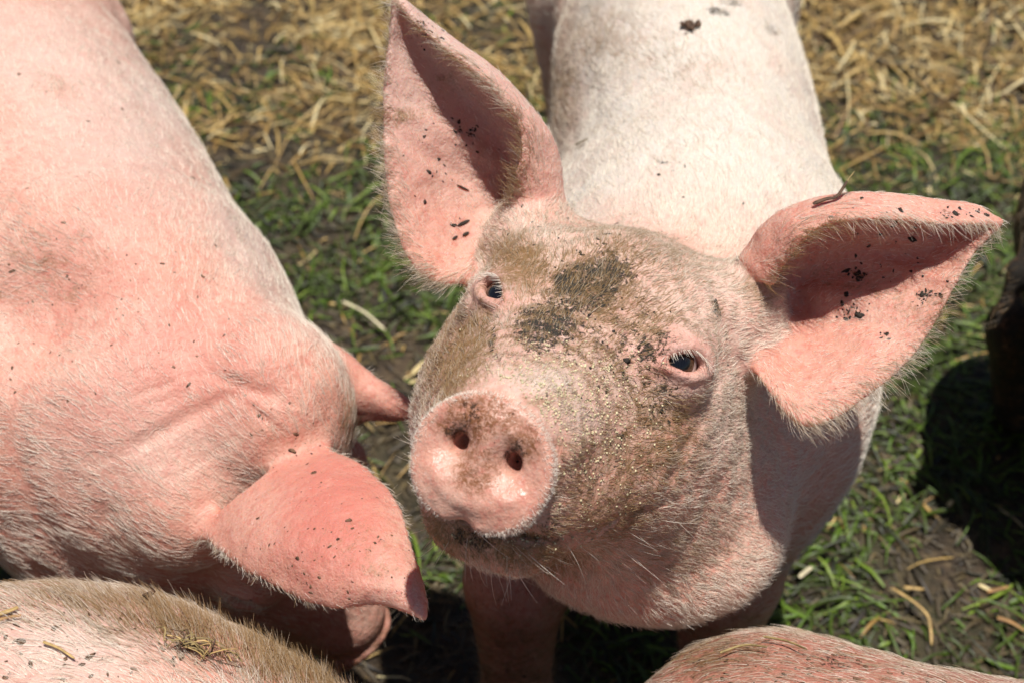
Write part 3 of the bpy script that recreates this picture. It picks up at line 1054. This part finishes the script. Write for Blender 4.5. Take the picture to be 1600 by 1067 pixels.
    lift = .22 + .25 * edge + .15 * vnoise(V, 14, 6) + .6 * (rim > .3)
    tint = np.clip(dust * 1.25 + mud * .75 + .03 + .55 * edge + .4 * rimhair, 0, 1) * (rim < .3)
    grow_hair('bristles', V, Q, N, fl, dens, length, lift, tint, 170000, root, .00018, 3)
    # whiskers under the jaw
    wm = sstep(-.05, -.075, loc[:, 2]) * sstep(-.02, .03, loc[:, 1]) * head * (~isear) * (1 - disc)
    grow_hair('whiskers', V, Q, N, fl, wm + 1e-6, np.full(len(V), .030), np.full(len(V), .9), np.full(len(V), .25), 110, root, .00017, 23)
    surf = Surf(V, Q)
    # meal crumbs on the nose bridge
    cs, ns = [], []
    r = np.random.default_rng(9)
    for _ in range(1500):
        a = r.random()
        if a < .6:
            x, y = 870 + r.normal(0, 60), 610 + r.normal(0, 40)
        elif a < .9:
            x, y = 940 + r.normal(0, 45), 690 + r.normal(0, 70)
        else:
            x, y = 860 + r.normal(0, 90), 850 + r.normal(0, 14)
        h, n = surf.hit(x, y)
        if h is None:
            continue
        l = (h - t) @ M
        if l[1] > .195 or h[1] > 1:
            continue
        cs.append(h)
        ns.append(n)
    sz = np.exp(r.normal(math.log(.00052), .45, len(cs))).clip(.0002, .0010)
    o = chips('meal_crumbs', np.array(cs), np.array(ns), sz, plain('feed_meal', (.58, .50, .31), .8, .2, .35, 300), root, 4, .8, 1.3)
    o['kind'] = 'stuff'
    # mud flakes: scattered, joined
    cs, ns = [], []
    spots = [(925, 445, 60, 34, 40), (870, 505, 50, 34, 26), (990, 610, 70, 40, 20), (1340, 432, 14, 9, 26), (1332, 490, 20, 12, 34), (1443, 462, 20, 9, 28), (1380, 522, 8, 6, 9),
             (738, 205, 10, 10, 18), (717, 200, 6, 10, 9), (1510, 333, 40, 7, 22), (680, 50, 30, 20, 26), (1120, 487, 4, 18, 9), (770, 530, 5, 18, 10), (905, 380, 120, 60, 60),
             (1000, 560, 120, 90, 70), (760, 690, 40, 40, 5), (1390, 400, 90, 70, 40), (700, 260, 70, 90, 30), (1080, 45, 10, 6, 16), (1060, 260, 40, 8, 10)]
    for x, y, rx, ry, n_ in spots:
        for _ in range(n_):
            h, n = surf.hit(x + r.normal(0, rx * .6), y + r.normal(0, ry * .6))
            if h is not None and h[1] < 1.6 and min(np.linalg.norm(h - e_[0]) for e_ in eyes) > .034:
                cs.append(h)
                ns.append(n)
    sz = np.exp(r.normal(math.log(.00075), .5, len(cs))).clip(.0003, .0022)
    M_mud = plain('dried_mud', (.035, .028, .022), .85, .2, .4, 200)
    o = chips('mud_specks', np.array(cs), np.array(ns), sz, M_mud, root, 6, .15, 2.4)
    o['kind'] = 'stuff'
    for (x0, y0), (x1, y1), wd in [((713, 290), (732, 299), .0011), ((714, 354), (733, 345), .0017), ((722, 369), (732, 364), .0016), ((706, 375), (714, 370), .0013), ((1160, 320), (1162, 318), .001)]:
        a, n = surf.hit(x0, y0)
        b, _ = surf.hit(x1, y1)
        if a is None or b is None:
            continue
        sliver('mud_fleck', a + n * .001, b + n * .001, n, wd, M_mud, root)
    return surf, (V, Q, M, t)


def sliver(name, a, b, n, wd, mat, parent):
    k = 7
    tt = np.linspace(0, 1, k)
    ax = b - a
    sd = unit(np.cross(ax, n))
    V, F = [], []
    for i, x in enumerate(tt):
        w_ = wd * (math.sin(math.pi * (x * .86 + .07)) ** .7)
        c = a + ax * x
        for j in range(6):
            an = j * math.pi / 3
            V.append(c + sd * w_ * math.cos(an) + n * w_ * .45 * math.sin(an))
    for i in range(k - 1):
        for j in range(6):
            F.append((i * 6 + j, i * 6 + (j + 1) % 6, i * 6 + 6 + (j + 1) % 6, i * 6 + 6 + j))
    return mesh_obj(name, np.array(V), np.array(F), mat, parent)


# ------------------------------------------------------------------ the pig on the left, head down
def left_pig():
    # head frame: dorsal towards the lens, snout hanging down
    E1, E2 = at(332, 772, 1.270), at(430, 622, 1.315)        # near and far ear roots
    S = .90
    mid = (E1 + E2) / 2
    disc = at(578, 1030, 1.50)
    yv = unit(disc - mid)
    xv = E1 - E2
    xv = unit(xv - (xv @ yv) * yv)
    zv = np.cross(xv, yv)
    if zv @ (CP - mid) < 0:
        zv = -zv
    # local ear root (.10,-.105,.075), disc (0,.215,-.012): tilt so that the midpoint-disc line matches
    a = math.atan2(.087, .32)
    y2 = yv * math.cos(a) + zv * math.sin(a)
    z2 = zv * math.cos(a) - yv * math.sin(a)
    M = np.stack([xv, y2, z2], 1)
    t = mid - (np.array([0, -.105, .075]) * S) @ M.T
    H, eyes = head_prims(M, t, S)
    w = lambda *p: np.array(p) * S @ M.T + t
    A0, A1 = np.array([-.362, .945, .455]), np.array([-.672, 1.50, .455])
    ax = unit(A1 - A0)
    sd = np.array([ax[1], -ax[0], 0])                      # towards the right in the picture
    Bm = np.stack([sd, ax, np.array([0, 0, 1.])], 1)
    body = [Ell(A0 * .45 + A1 * .55, (.178, .50, .215), Bm, .05),
            Ell(A0 + ax * .08 + [0, 0, .0], (.176, .20, .220), Bm, .08),
            Ell(A1 + ax * .03, (.165, .24, .208), Bm, .12),
            Ell(A0 * .4 + A1 * .6, (.172, .34, .212), Bm, .08),
            Cone(A0 + [0, 0, .02], w(0, -.14, -.02), .158, .118, .10),
            Cone(A0 - ax * .02 + [0, 0, -.08], w(0, -.05, -.08), .12, .09, .09),
            Ell(at(452, 678, 1.285), (.052, .050, .050), None, .06),
            Ell(at(436, 600, 1.270), (.050, .060, .050), None, .06)]
    legs = []
    for q in (-.085, .085):
        b0 = A0 + ax * .06 + sd * q
        legs += [Cone(b0 + [0, 0, -.06], b0 - ax * .04 + [0, 0, -.20], .085, .055, .06), Cone(b0 - ax * .04 + [0, 0, -.20], b0 - ax * .05 + [0, 0, -.36], .05, .035, .03),
                 Cone(b0 - ax * .05 + [0, 0, -.36], b0 - ax * .085 + [0, 0, -.425], .036, .038, .02)]
        b1 = A1 + ax * .08 + sd * q * 1.2
        legs += [Cone(b1, b1 - ax * .07 + [0, 0, -.17], .11, .075, .07), Cone(b1 - ax * .07 + [0, 0, -.17], b1 + ax * .08 + [0, 0, -.27], .065, .042, .04),
                 Cone(b1 + ax * .08 + [0, 0, -.27], b1 + ax * .04 + [0, 0, -.425], .04, .036, .03)]
    tl = A1 + ax * .24 + [0, 0, .06]
    tail = [Cone(tl, tl + ax * .06 + [0, 0, -.02], .022, .013, .02), Cone(tl + ax * .06 + [0, 0, -.02], tl + ax * .08 + [.02, 0, -.09], .012, .007, .01)]
    near = Sheet([[at(*p) for p in row] for row in [
        [(318, 832, 1.225), (372, 790, 1.205), (420, 752, 1.210), (470, 722, 1.225), (505, 703, 1.240)],
        [(352, 862, 1.165), (405, 822, 1.148), (450, 785, 1.150), (500, 750, 1.168), (548, 722, 1.195)],
        [(405, 898, 1.122), (445, 856, 1.108), (490, 815, 1.112), (540, 778, 1.132), (592, 755, 1.160)],
        [(468, 932, 1.093), (500, 888, 1.082), (535, 845, 1.086), (575, 812, 1.104), (620, 792, 1.130)],
        [(530, 946, 1.076), (555, 912, 1.066), (578, 880, 1.070), (605, 852, 1.084), (637, 836, 1.104)],
        [(588, 940, 1.066), (603, 922, 1.058), (615, 906, 1.060), (630, 893, 1.068), (650, 884, 1.080)],
        [(634, 950, 1.055), (641, 944, 1.052), (648, 938, 1.052), (653, 932, 1.055), (659, 928, 1.060)],
        [(663, 964, 1.040), (663, 963, 1.040), (663, 963, 1.040), (664, 962, 1.040), (664, 962, 1.040)]]], .0060, .0030)
    far = Sheet([[at(*p) for p in row] for row in [
        [(488, 550, 1.325), (500, 590, 1.315), (510, 622, 1.315), (525, 662, 1.330)],
        [(540, 558, 1.325), (552, 590, 1.312), (560, 620, 1.312), (570, 656, 1.325)],
        [(590, 592, 1.322), (598, 615, 1.312), (603, 635, 1.312), (608, 656, 1.322)],
        [(630, 620, 1.320), (634, 632, 1.315), (636, 642, 1.315), (638, 654, 1.320)],
        [(662, 645, 1.318), (662, 646, 1.318), (662, 647, 1.318), (662, 648, 1.318)]]], .0060, .0030)
    sheets = [near, far]
    V, Q = mesh_sdf(body + legs + tail + H, sheets, (-1.05, .60, .0), (-.02, 1.95, .76), 0.0034)
    N = vert_normals(V, Q)
    px, py, dz = proj(V)
    fac = sstep(.15, .6, ((CP - V) * N).sum(1) / np.linalg.norm(CP - V, axis=1))
    # hollow behind the shoulder, folds of the neck: real relief
    rel = -.030 * paint(px, py, [(40, 480, 150, 95, -20, 1)], .95) + .010 * paint(px, py, [(400, 548, 60, 50, 0, 1)], .95) - .0035 * paint(px, py, [(290, 655, 120, 14, -28, 1), (385, 605, 60, 12, 20, 1), (325, 712, 70, 7, -34, .35), (250, 604, 60, 6, -20, .3), (120, 560, 90, 8, -15, .35), (415, 655, 40, 6, 40, .8)], .9) \
        + 0
    V = V + N * (rel * fac + (fbm(V, 20, 8, 3) - .5) * .008)[:, None]
    N = vert_normals(V, Q)
    loc = (V - t) @ M
    ear, eu, ev, Tu, Tv = near_sheet(V, sheets, .010)
    isear = ear >= 0
    head = sstep(-.20, -.08, loc[:, 1]) * sstep(.36, .30, np.linalg.norm(loc, axis=1))
    red = .30 + .25 * fbm(V, 7, 4, 2) * sstep(.62, .45, V[:, 2])
    red = np.where(isear, .55, red)
    red = np.maximum(red, paint(px, py, [(520, 800, 120, 160, 25, 1.15), (450, 740, 60, 50, 0, .8), (590, 800, 60, 80, 0, .8), (480, 880, 90, 60, 20, .8)], .8) * isear)
    red = np.maximum(red, paint(px, py, [(300, 560, 220, 150, 0, .75), (110, 440, 200, 140, 0, .6), (200, 330, 120, 80, 20, .5), (150, 650, 140, 90, 0, .6)], .8) * (~isear))
    dust = np.maximum(paint(px, py, [(545, 660, 22, 60, 0, .55), (440, 690, 60, 40, 0, .25), (560, 860, 90, 60, 20, .35), (80, 130, 60, 30, 30, .3), (70, 420, 150, 100, 0, .3)], .8),  # dirt, but the wide patch behind the shoulder paints the hollow's shade
                      sstep(.36, .2, V[:, 2]) * .6)
    mud = np.maximum(paint(px, py, [(600, 840, 14, 9, -40, .5), (470, 870, 60, 40, 10, .16), (200, 300, 300, 250, 0, .05)], .6), sstep(.26, .1, V[:, 2]) * .5)
    ridge = sstep(.58, .66, V[:, 2])
    pale = np.clip((~isear) * paint(px, py, [(260, 140, 130, 90, 50, .9), (400, 370, 60, 170, -32, 1.0), (200, 200, 200, 130, 30, .7), (200, 700, 160, 120, 0, .35), (120, 100, 220, 110, 20, .6)], .9), 0, 1)  # white hair, with the bright rim highlight of the right edge painted in
    root = thing('pig', 'large pink pig at the left edge with its head down, one red ear flopped forward', 'pig', (A0[0], A0[1] + .3, 0), 'pigs crowding together in the pen')
    mesh_obj('body', V, Q, M_skin, root, {'red': red, 'dust': dust, 'mud': mud, 'wet': np.zeros(len(V)), 'pale': pale, 'thin': isear * 1.0})
    for i, (c, A) in enumerate(eyes):
        make_eye(c, A, root, .0178 * S)
        eye_lashes(c, A, root, 15 + i)
    fl = np.tile(ax + np.array([0, 0, -.25]), (len(V), 1)) - N * 0 + sd[None] * (((V - A0) @ sd) * 2.0)[:, None]
    hd = -M[:, 1][None] + loc[:, :1] * 4 * M[:, 0][None]
    fl = fl * (1 - head[:, None]) + hd * head[:, None]
    edge = np.where(isear, np.maximum(sstep(.10, .0, ev), sstep(.90, 1.0, ev)), 0)
    out = np.where((ev > .5)[:, None], Tv, -Tv)
    fl = np.where(isear[:, None], Tu + out * edge[:, None], fl)
    length = .015 + .008 * vnoise(V, 9, 3)
    length = np.where(isear, .006 + .006 * edge * (1 - eu), length)
    dens = np.where(V[:, 2] < .3, .1, 1.0) * np.where(isear, .35 + .6 * edge, 1)
    dens *= np.where(V[:, 1] > 1.55, .3, 1)
    grow_hair('bristles', V, Q, N, fl, dens, length, .16 + .1 * vnoise(V, 14, 6) + .2 * edge, np.clip(dust * .9 + .10 + .35 * edge, 0, 1), 110000, root, .00017, 13)
    sf = Surf(V, Q)
    specks(sf, root, [(0, 40, 420, 640, 170), (340, 720, 640, 940, 60), (420, 820, 600, 930, 40), (380, 600, 520, 740, 40)], 41)
    return sf


# ------------------------------------------------------------------ further pigs, mostly outside the frame
def side_pig(label, A0, heading, bend, top, skin, seed, hair_n, head_drop=-.9, mane=0.0, h=.006, paintf=None, tintadd=0.0, hair_len=.019, halfw=.165, hair_rad=.00020, spots=None):
    """A0: shoulder centre; heading: plan direction the pig faces; top: back height"""
    hd = unit(np.array([heading[0], heading[1], 0]))
    ax = -hd
    sd = np.array([hd[1], -hd[0], 0])
    up = np.array([0, 0, 1.])
    A0 = np.array([A0[0], A0[1], top - .215])
    A1 = A0 + ax * .68
    Bm = np.stack([sd, ax, up], 1)
    yv = unit(hd * math.cos(head_drop) + up * math.sin(head_drop) + sd * bend)
    xv = unit(np.cross(yv, up))
    zv = np.cross(xv, yv)
    M = np.stack([xv, yv, zv], 1)
    t = A0 + hd * (.36 + .09 * math.sin(head_drop)) + up * (.02 + .27 * math.sin(head_drop))
    H, eyes = head_prims(M, t, .97)
    w = lambda *p: np.array(p) * .97 @ M.T + t
    P = [Ell(A0 * .45 + A1 * .55, (halfw, .50, .215), Bm, .05), Ell(A0 + ax * .06, (halfw, .20, .215), Bm, .08), Ell(A1 + ax * .05, (halfw * 1.07, .19, .205), Bm, .08),
         Cone(A0 + [0, 0, .04], w(0, -.12, 0), .155, .110, .10), Cone(A0 + [0, 0, -.06], w(0, -.04, -.07), .12, .085, .08)]
    for q in (-.085, .085):
        b0 = A0 + ax * .06 + sd * q
        z0 = b0[2]
        P += [Cone(b0 + [0, 0, -.05], b0 + hd * .03 + [0, 0, .26 - z0], .085, .055, .06), Cone(b0 + hd * .03 + [0, 0, .26 - z0], b0 + hd * .04 + [0, 0, .10 - z0], .05, .036, .03),
              Cone(b0 + hd * .04 + [0, 0, .10 - z0], b0 + hd * .075 + [0, 0, .032 - z0], .036, .036, .02)]
        b1 = A1 + ax * .08 + sd * q * 1.2
        P += [Cone(b1, b1 + hd * .07 + [0, 0, .29 - z0], .11, .075, .07), Cone(b1 + hd * .07 + [0, 0, .29 - z0], b1 + ax * .08 + [0, 0, .19 - z0], .065, .042, .04),
              Cone(b1 + ax * .08 + [0, 0, .19 - z0], b1 + ax * .04 + [0, 0, .032 - z0], .04, .036, .03)]
    tl = A1 + ax * .19 + [0, 0, .0]
    P += [Cone(tl, tl + ax * .06 + [0, 0, -.02], .022, .013, .02), Cone(tl + ax * .06 + [0, 0, -.02], tl + ax * .08 + sd * .02 + [0, 0, -.09], .012, .007, .01)]
    sheets = []
    for s in (-1, 1):
        g = []
        for u in np.linspace(0, 1, 6):
            wd = .062 * (math.sin(math.pi * min(1, .28 + u * .72)) ** .8) * (1 if u < .98 else .05)
            row = []
            for v in np.linspace(-1, 1, 5):
                row.append(w(s * (.10 + .07 * u + .004), -.115 + .13 * u * u + v * wd * .75, .085 + .13 * u - .14 * u * u * u + .022 * (1 - v * v) + v * wd * -.3))
            g.append(row)
        sheets.append(Sheet(g, .008, .0036, 60, 60))
    allp = np.array([A0, A1, t, w(0, .23, 0)])
    lo, hi = allp.min(0) - .34, allp.max(0) + .34
    lo[2], hi[2] = -.01, max(top + .16, t[2] + .30)
    V, Q = mesh_sdf(P + H, sheets, lo, hi, h)
    N = vert_normals(V, Q)
    V = V + N * ((fbm(V, 18, seed, 3) - .5) * .010)[:, None]
    N = vert_normals(V, Q)
    px, py, dz = proj(V)
    ear, eu, ev, Tu, Tv = near_sheet(V, sheets, .011)
    isear = ear >= 0
    A = {'red': .25 + .2 * fbm(V, 7, seed + 4, 2) + .3 * isear, 'dust': sstep(.36, .2, V[:, 2]) * .6, 'mud': sstep(.3, .1, V[:, 2]) * .5, 'wet': np.zeros(len(V)),
         'pale': .5 * sstep(top - .12, top - .03, V[:, 2])}
    if paintf:
        paintf(A, px, py, V)
    root = thing('pig', label, 'pig', (A0[0], A0[1], 0), 'pigs crowding together in the pen')
    mesh_obj('body', V, Q, skin, root, A)
    for i, (c, Am) in enumerate(eyes):
        make_eye(c, Am, root, .0172)
    if hair_n:
        lat = (V - A0) @ sd
        fl = ax[None] + up[None] * -.25 + sd[None] * (lat * 4)[:, None]
        ridge = np.exp(-((lat + .085) / .030) ** 2) * sstep(top - .26, top - .14, V[:, 2])
        ridge = ridge * (.25 + .75 * sstep(-.10, .06, (V - A0) @ hd))
        tint = np.clip(A['dust'] * .9 + .15 + tintadd + ridge * mane * .9, 0, 1)
        grow_hair('bristles', V, Q, N, fl, (np.where(V[:, 2] < .34, .05, 1) + ridge * mane * 1.5 * sstep(.35, .6, vnoise(V, 45, 9))) * np.where(dz > .1, 1, .1), hair_len * (1 + .3 * vnoise(V, 8, 3)) + ridge * mane * .014 * vnoise(V, 70, 19),
                  .22 + ridge * mane * .7, tint, hair_n, root, hair_rad, seed)
    sf = Surf(V, Q)
    if spots:
        specks(sf, root, spots, seed + 2, .0008)
    return sf


def specks(surf, parent, boxes, seed, med=.00055):
    r = np.random.default_rng(seed)
    cs, ns = [], []
    for x0, y0, x1, y1, n_ in boxes:
        for _ in range(n_):
            h, n = surf.hit(r.uniform(x0, x1), r.uniform(y0, y1))
            if h is not None:
                cs.append(h)
                ns.append(n)
    sz = np.exp(r.normal(math.log(med), .5, len(cs))).clip(.0003, .0026)
    o = chips('mud_specks', np.array(cs), np.array(ns), sz, plain('speck_mud', (.13, .075, .045), .85, .2, .6, 200), parent, seed, .18, 2.4)
    o['kind'] = 'stuff'


def tube(name, pts, r0, r1, mat, parent=None, n=14, flat=1.0):
    p = catmull(np.array(pts, float), n)
    tn = unit(np.gradient(p, axis=0))
    a = unit(np.cross(tn, np.array([.13, .21, .97])))
    b = np.cross(tn, a)
    V, Fc = [], []
    for i in range(n):
        rr = r0 + (r1 - r0) * i / (n - 1)
        if i in (0, n - 1):
            rr *= .55
        for j in range(8):
            an = j * math.pi / 4
            V.append(p[i] + rr * (a[i] * math.cos(an) + flat * b[i] * math.sin(an)))
    for i in range(n - 1):
        for j in range(8):
            Fc.append((i * 8 + j, i * 8 + (j + 1) % 8, i * 8 + 8 + (j + 1) % 8, i * 8 + 8 + j))
    for k0 in (0, (n - 1) * 8):
        Fc += [(k0, k0 + 1, k0 + 2, k0 + 3), (k0 + 3, k0 + 4, k0 + 5, k0), (k0 + 5, k0 + 6, k0 + 7, k0)]
    return mesh_obj(name, np.array(V), np.array(Fc), mat, parent)


M_stalk = plain('golden_straw', (.44, .29, .11), .5, .4, .3, 120, .0006)
M_paleStalk = plain('pale_straw', (.66, .58, .38), .5, .4, .25, 120, .0006)
M_orange = plain('brown_straw', (.33, .18, .07), .55, .4, .35, 120, .0006)
M_twig = plain('brown_twig', (.09, .05, .03), .7, .3, .4, 150, .001)
M_dryg = plain('dry_grass', (.26, .19, .08), .65, .3, .4, 150, .0006)


def on_ground(*q, up=.014):
    return [at_z(x, y, 0) + [0, 0, float(gheight(*(np.array([v]) for v in at_z(x, y, 0)[:2]))[0]) + up + dz] for x, y, dz in q]


def on_skin(surf, q, up):
    o = []
    for x, y in q:
        h, n = surf.hit(x, y)
        if h is not None:
            o.append(h + n * up)
    return o


def dry_bits():
    g = 'loose straw stalks lying about'
    o = tube('straw_stalk', on_ground((1392, 920, .004), (1428, 946, .012), (1450, 968, .008), (1456, 1006, .0)), .0026, .0017, M_stalk, flat=.4)
    tag(o, 'bent golden straw stalk on the mud at the lower right', 'straw', g)
    o = tube('straw_stalk', on_ground((535, 470, .006), (570, 492, .012), (602, 517, .004)), .0032, .0020, M_paleStalk, flat=.35)
    tag(o, 'pale straw stalk on dark grass between the two large pigs', 'straw', g)
    o = tube('straw_stalk', on_ground((1562, 955, .004), (1584, 962, .006), (1606, 976, .004)), .0036, .0024, M_orange, flat=.35)
    tag(o, 'brown straw stalk on the mud by the lower right picture edge', 'straw', g)
    o = tube('straw_stalk', on_ground((1546, 915, .004), (1580, 908, .006)), .0032, .0022, M_orange, flat=.35, n=6)
    tag(o, 'short brown straw stalk lying level above the lower right corner', 'straw', g)
    o = tube('straw_stalk', on_ground((1412, 917, .003), (1445, 919, .004)), .0034, .0022, M_stalk, flat=.35, n=6)
    tag(o, 'short golden straw just above the bent stalk', 'straw', g)
    o = tube('straw_stalk', on_ground((1250, 896, .004), (1268, 888, .006)), .0040, .0034, M_paleStalk, flat=.5, n=6)
    tag(o, 'small whitish straw beside the chest of the looking pig', 'straw', g)
    g = 'bits of straw caught on the pigs'
    for q, mt, r, lb in [([(68, 1008), (92, 1018), (116, 1034)], M_stalk, .0013, 'thin yellow straw on the back of the lower left pig'),
                         ([(-6, 968), (12, 962), (30, 955)], M_stalk, .0022, 'broad golden straw on the lower left pig at the picture edge'),
                         ([(0, 975), (16, 971), (34, 968)], M_orange, .0015, 'orange straw lying under the broad golden one, lower left')]:
        p = on_skin(near_surf, q, .004)
        if len(p) > 1:
            tag(tube('straw_stalk', p, r, r * .7, mt, flat=.5), lb, 'straw', g)
    p = on_skin(near_surf, [(222, 944), (238, 934), (249, 922), (256, 914)], .006)
    if len(p) > 1:
        tag(tube('twig', p, .0028, .0013, M_twig), 'dark brown twig on the back of the lower left pig', 'twig')
    p = on_skin(main_surf, [(902, 229), (922, 220)], .003)
    if len(p) > 1:
        tag(tube('straw_stalk', p, .0009, .0007, M_dryg, n=6), 'tiny dry stalk on the white back behind the left ear', 'straw', g)
    for q, lb in [([(1130, 1030), (1165, 1018), (1200, 1022)], 'thin dry stalk across the reddish pig, left of two'), ([(1195, 1005), (1230, 1012), (1262, 1026)], 'thin dry stalk across the reddish pig, right of two')]:
        p = on_skin(right_surf, q, .006)
        if len(p) > 1:
            tag(tube('straw_stalk', p, .0011, .0007, M_dryg), lb, 'straw', g)
    # tangle of dry grass
    r = np.random.default_rng(77)
    c, n = near_surf.hit(300, 1020)
    if c is not None:
        root = thing('grass_clump', 'small tangled clump of dry grass on the lower left pig', 'grass clump', tuple(c))
        t1 = unit(np.cross(n, [0, 1, 0]))
        t2 = np.cross(n, t1)
        for k in range(26):
            a = r.uniform(0, 6.28)
            L = r.uniform(.012, .030)
            d = t1 * math.cos(a) * 1.4 + t2 * math.sin(a) * .6
            s0 = c + t1 * r.normal(0, .010) + t2 * r.normal(0, .004)
            pts = [s0 - d * L * .5 + n * r.uniform(.001, .006), s0 + n * r.uniform(.004, .016) + t1 * r.normal(0, .004), s0 + d * L * .5 + n * r.uniform(.001, .012)]
            tube('grass_stem', pts, r.uniform(.0005, .0010), .0004, [M_dryg, M_twig, M_stalk, M_dryg][k % 4], root, 8, .6)
    # mud-caked blade on the upper edge of the right ear
    p = on_skin(main_surf, [(1272, 325), (1292, 318), (1308, 314)], .004)
    if len(p) > 2:
        root = thing('muddy_grass_blade', 'dark mud caked grass blade on the upper edge of the right ear', 'grass blade', tuple(p[0]))
        e = p[2] + R_ * .008 + U_ * .012
        tube('blade', [p[0], p[1], p[2], e], .0022, .0012, M_twig, root, 12, .6)
        tube('blade_tip', [e, e + R_ * .006 + U_ * .008], .0007, .0003, M_dryg, root, 5)
    # clod of mud on the back
    h, n = main_surf.hit(1078, 43)
    if h is not None:
        k = 26
        cs = h + n * .003 + r.normal(0, 1, (k, 1)) * R_ * .0045 + r.normal(0, 1, (k, 1)) * np.array([0, .004, 0])
        o = chips('mud_clod', cs, np.tile(n, (k, 1)), r.uniform(.0012, .003, k), M_twig, None, 8, .7, 1.6)
        tag(o, 'small brown clod of mud on the white back at the top', 'mud clod')


build_ground()
ground_cover()
main_surf, mp = main_pig()
left_surf = left_pig()


def paint3(A, px, py, V):
    A['dust'] = np.maximum(A['dust'], paint(px, py, [(300, 925, 130, 30, 8, .7), (450, 1010, 60, 110, -50, .8), (100, 905, 150, 22, 0, .6), (350, 1000, 160, 60, 10, .3)], .9))
    A['mud'] = np.maximum(A['mud'], paint(px, py, [(285, 935, 20, 8, 15, .6), (245, 1030, 30, 8, 12, .45), (20, 1055, 50, 20, -10, .5), (450, 1000, 60, 90, -50, .3)], .6))
    A['pale'] = paint(px, py, [(100, 1000, 160, 90, 0, .8)], .9)


def paint4(A, px, py, V):
    A['dust'] = np.maximum(A['dust'], paint(px, py, [(1120, 1020, 130, 60, 0, .7), (1300, 1040, 160, 40, 0, .35)], .9))
    A['mud'] = np.maximum(A['mud'], paint(px, py, [(1310, 1030, 45, 18, -10, .55), (1200, 1010, 120, 40, 0, .3), (1450, 1060, 50, 15, 0, .5), (1350, 1040, 250, 60, 5, .2)], .7))
    A['red'] = np.maximum(A['red'], .75)
    A['dust'] = np.maximum(A['dust'], .38)
    A['mud'] = np.maximum(A['mud'], .26)
    A['pale'] = A['pale'] * 0 + paint(px, py, [(1500, 1035, 160, 22, 12, .7)], .9)


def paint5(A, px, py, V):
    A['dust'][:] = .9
    A['mud'][:] = np.maximum(A['mud'], .8)  # mud coat deepened to put this pig's shade into its colour
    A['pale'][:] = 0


near_surf = side_pig('pinkish pig at the lower left, only its back with a brown mane showing', (-.312, .520), (1, -.04), .75, .638, M_skin, 31, 130000, -1.05, 1.0, .005, paint3, spots=[(0, 915, 520, 1067, 170), (250, 990, 380, 1040, 40)])
right_surf = side_pig('reddish muddy pig at the lower right showing only its back below the looking pig', (.962, .445), (1, -.06), 0, .620, M_skin_muddy, 47, 90000, -.5, .0, .005, paint4, .05, .017, spots=[(1040, 990, 1600, 1067, 200), (1260, 1010, 1370, 1045, 60)])
edge_surf = side_pig('muddy pig at the right edge, shade painted into its dark coat, only flank and leg showing', (1.522, 1.34), (1, .10), 0, .63, M_skin_muddy, 59, 15000, -.3, .0, .008, paint5, .6)
dry_bits()
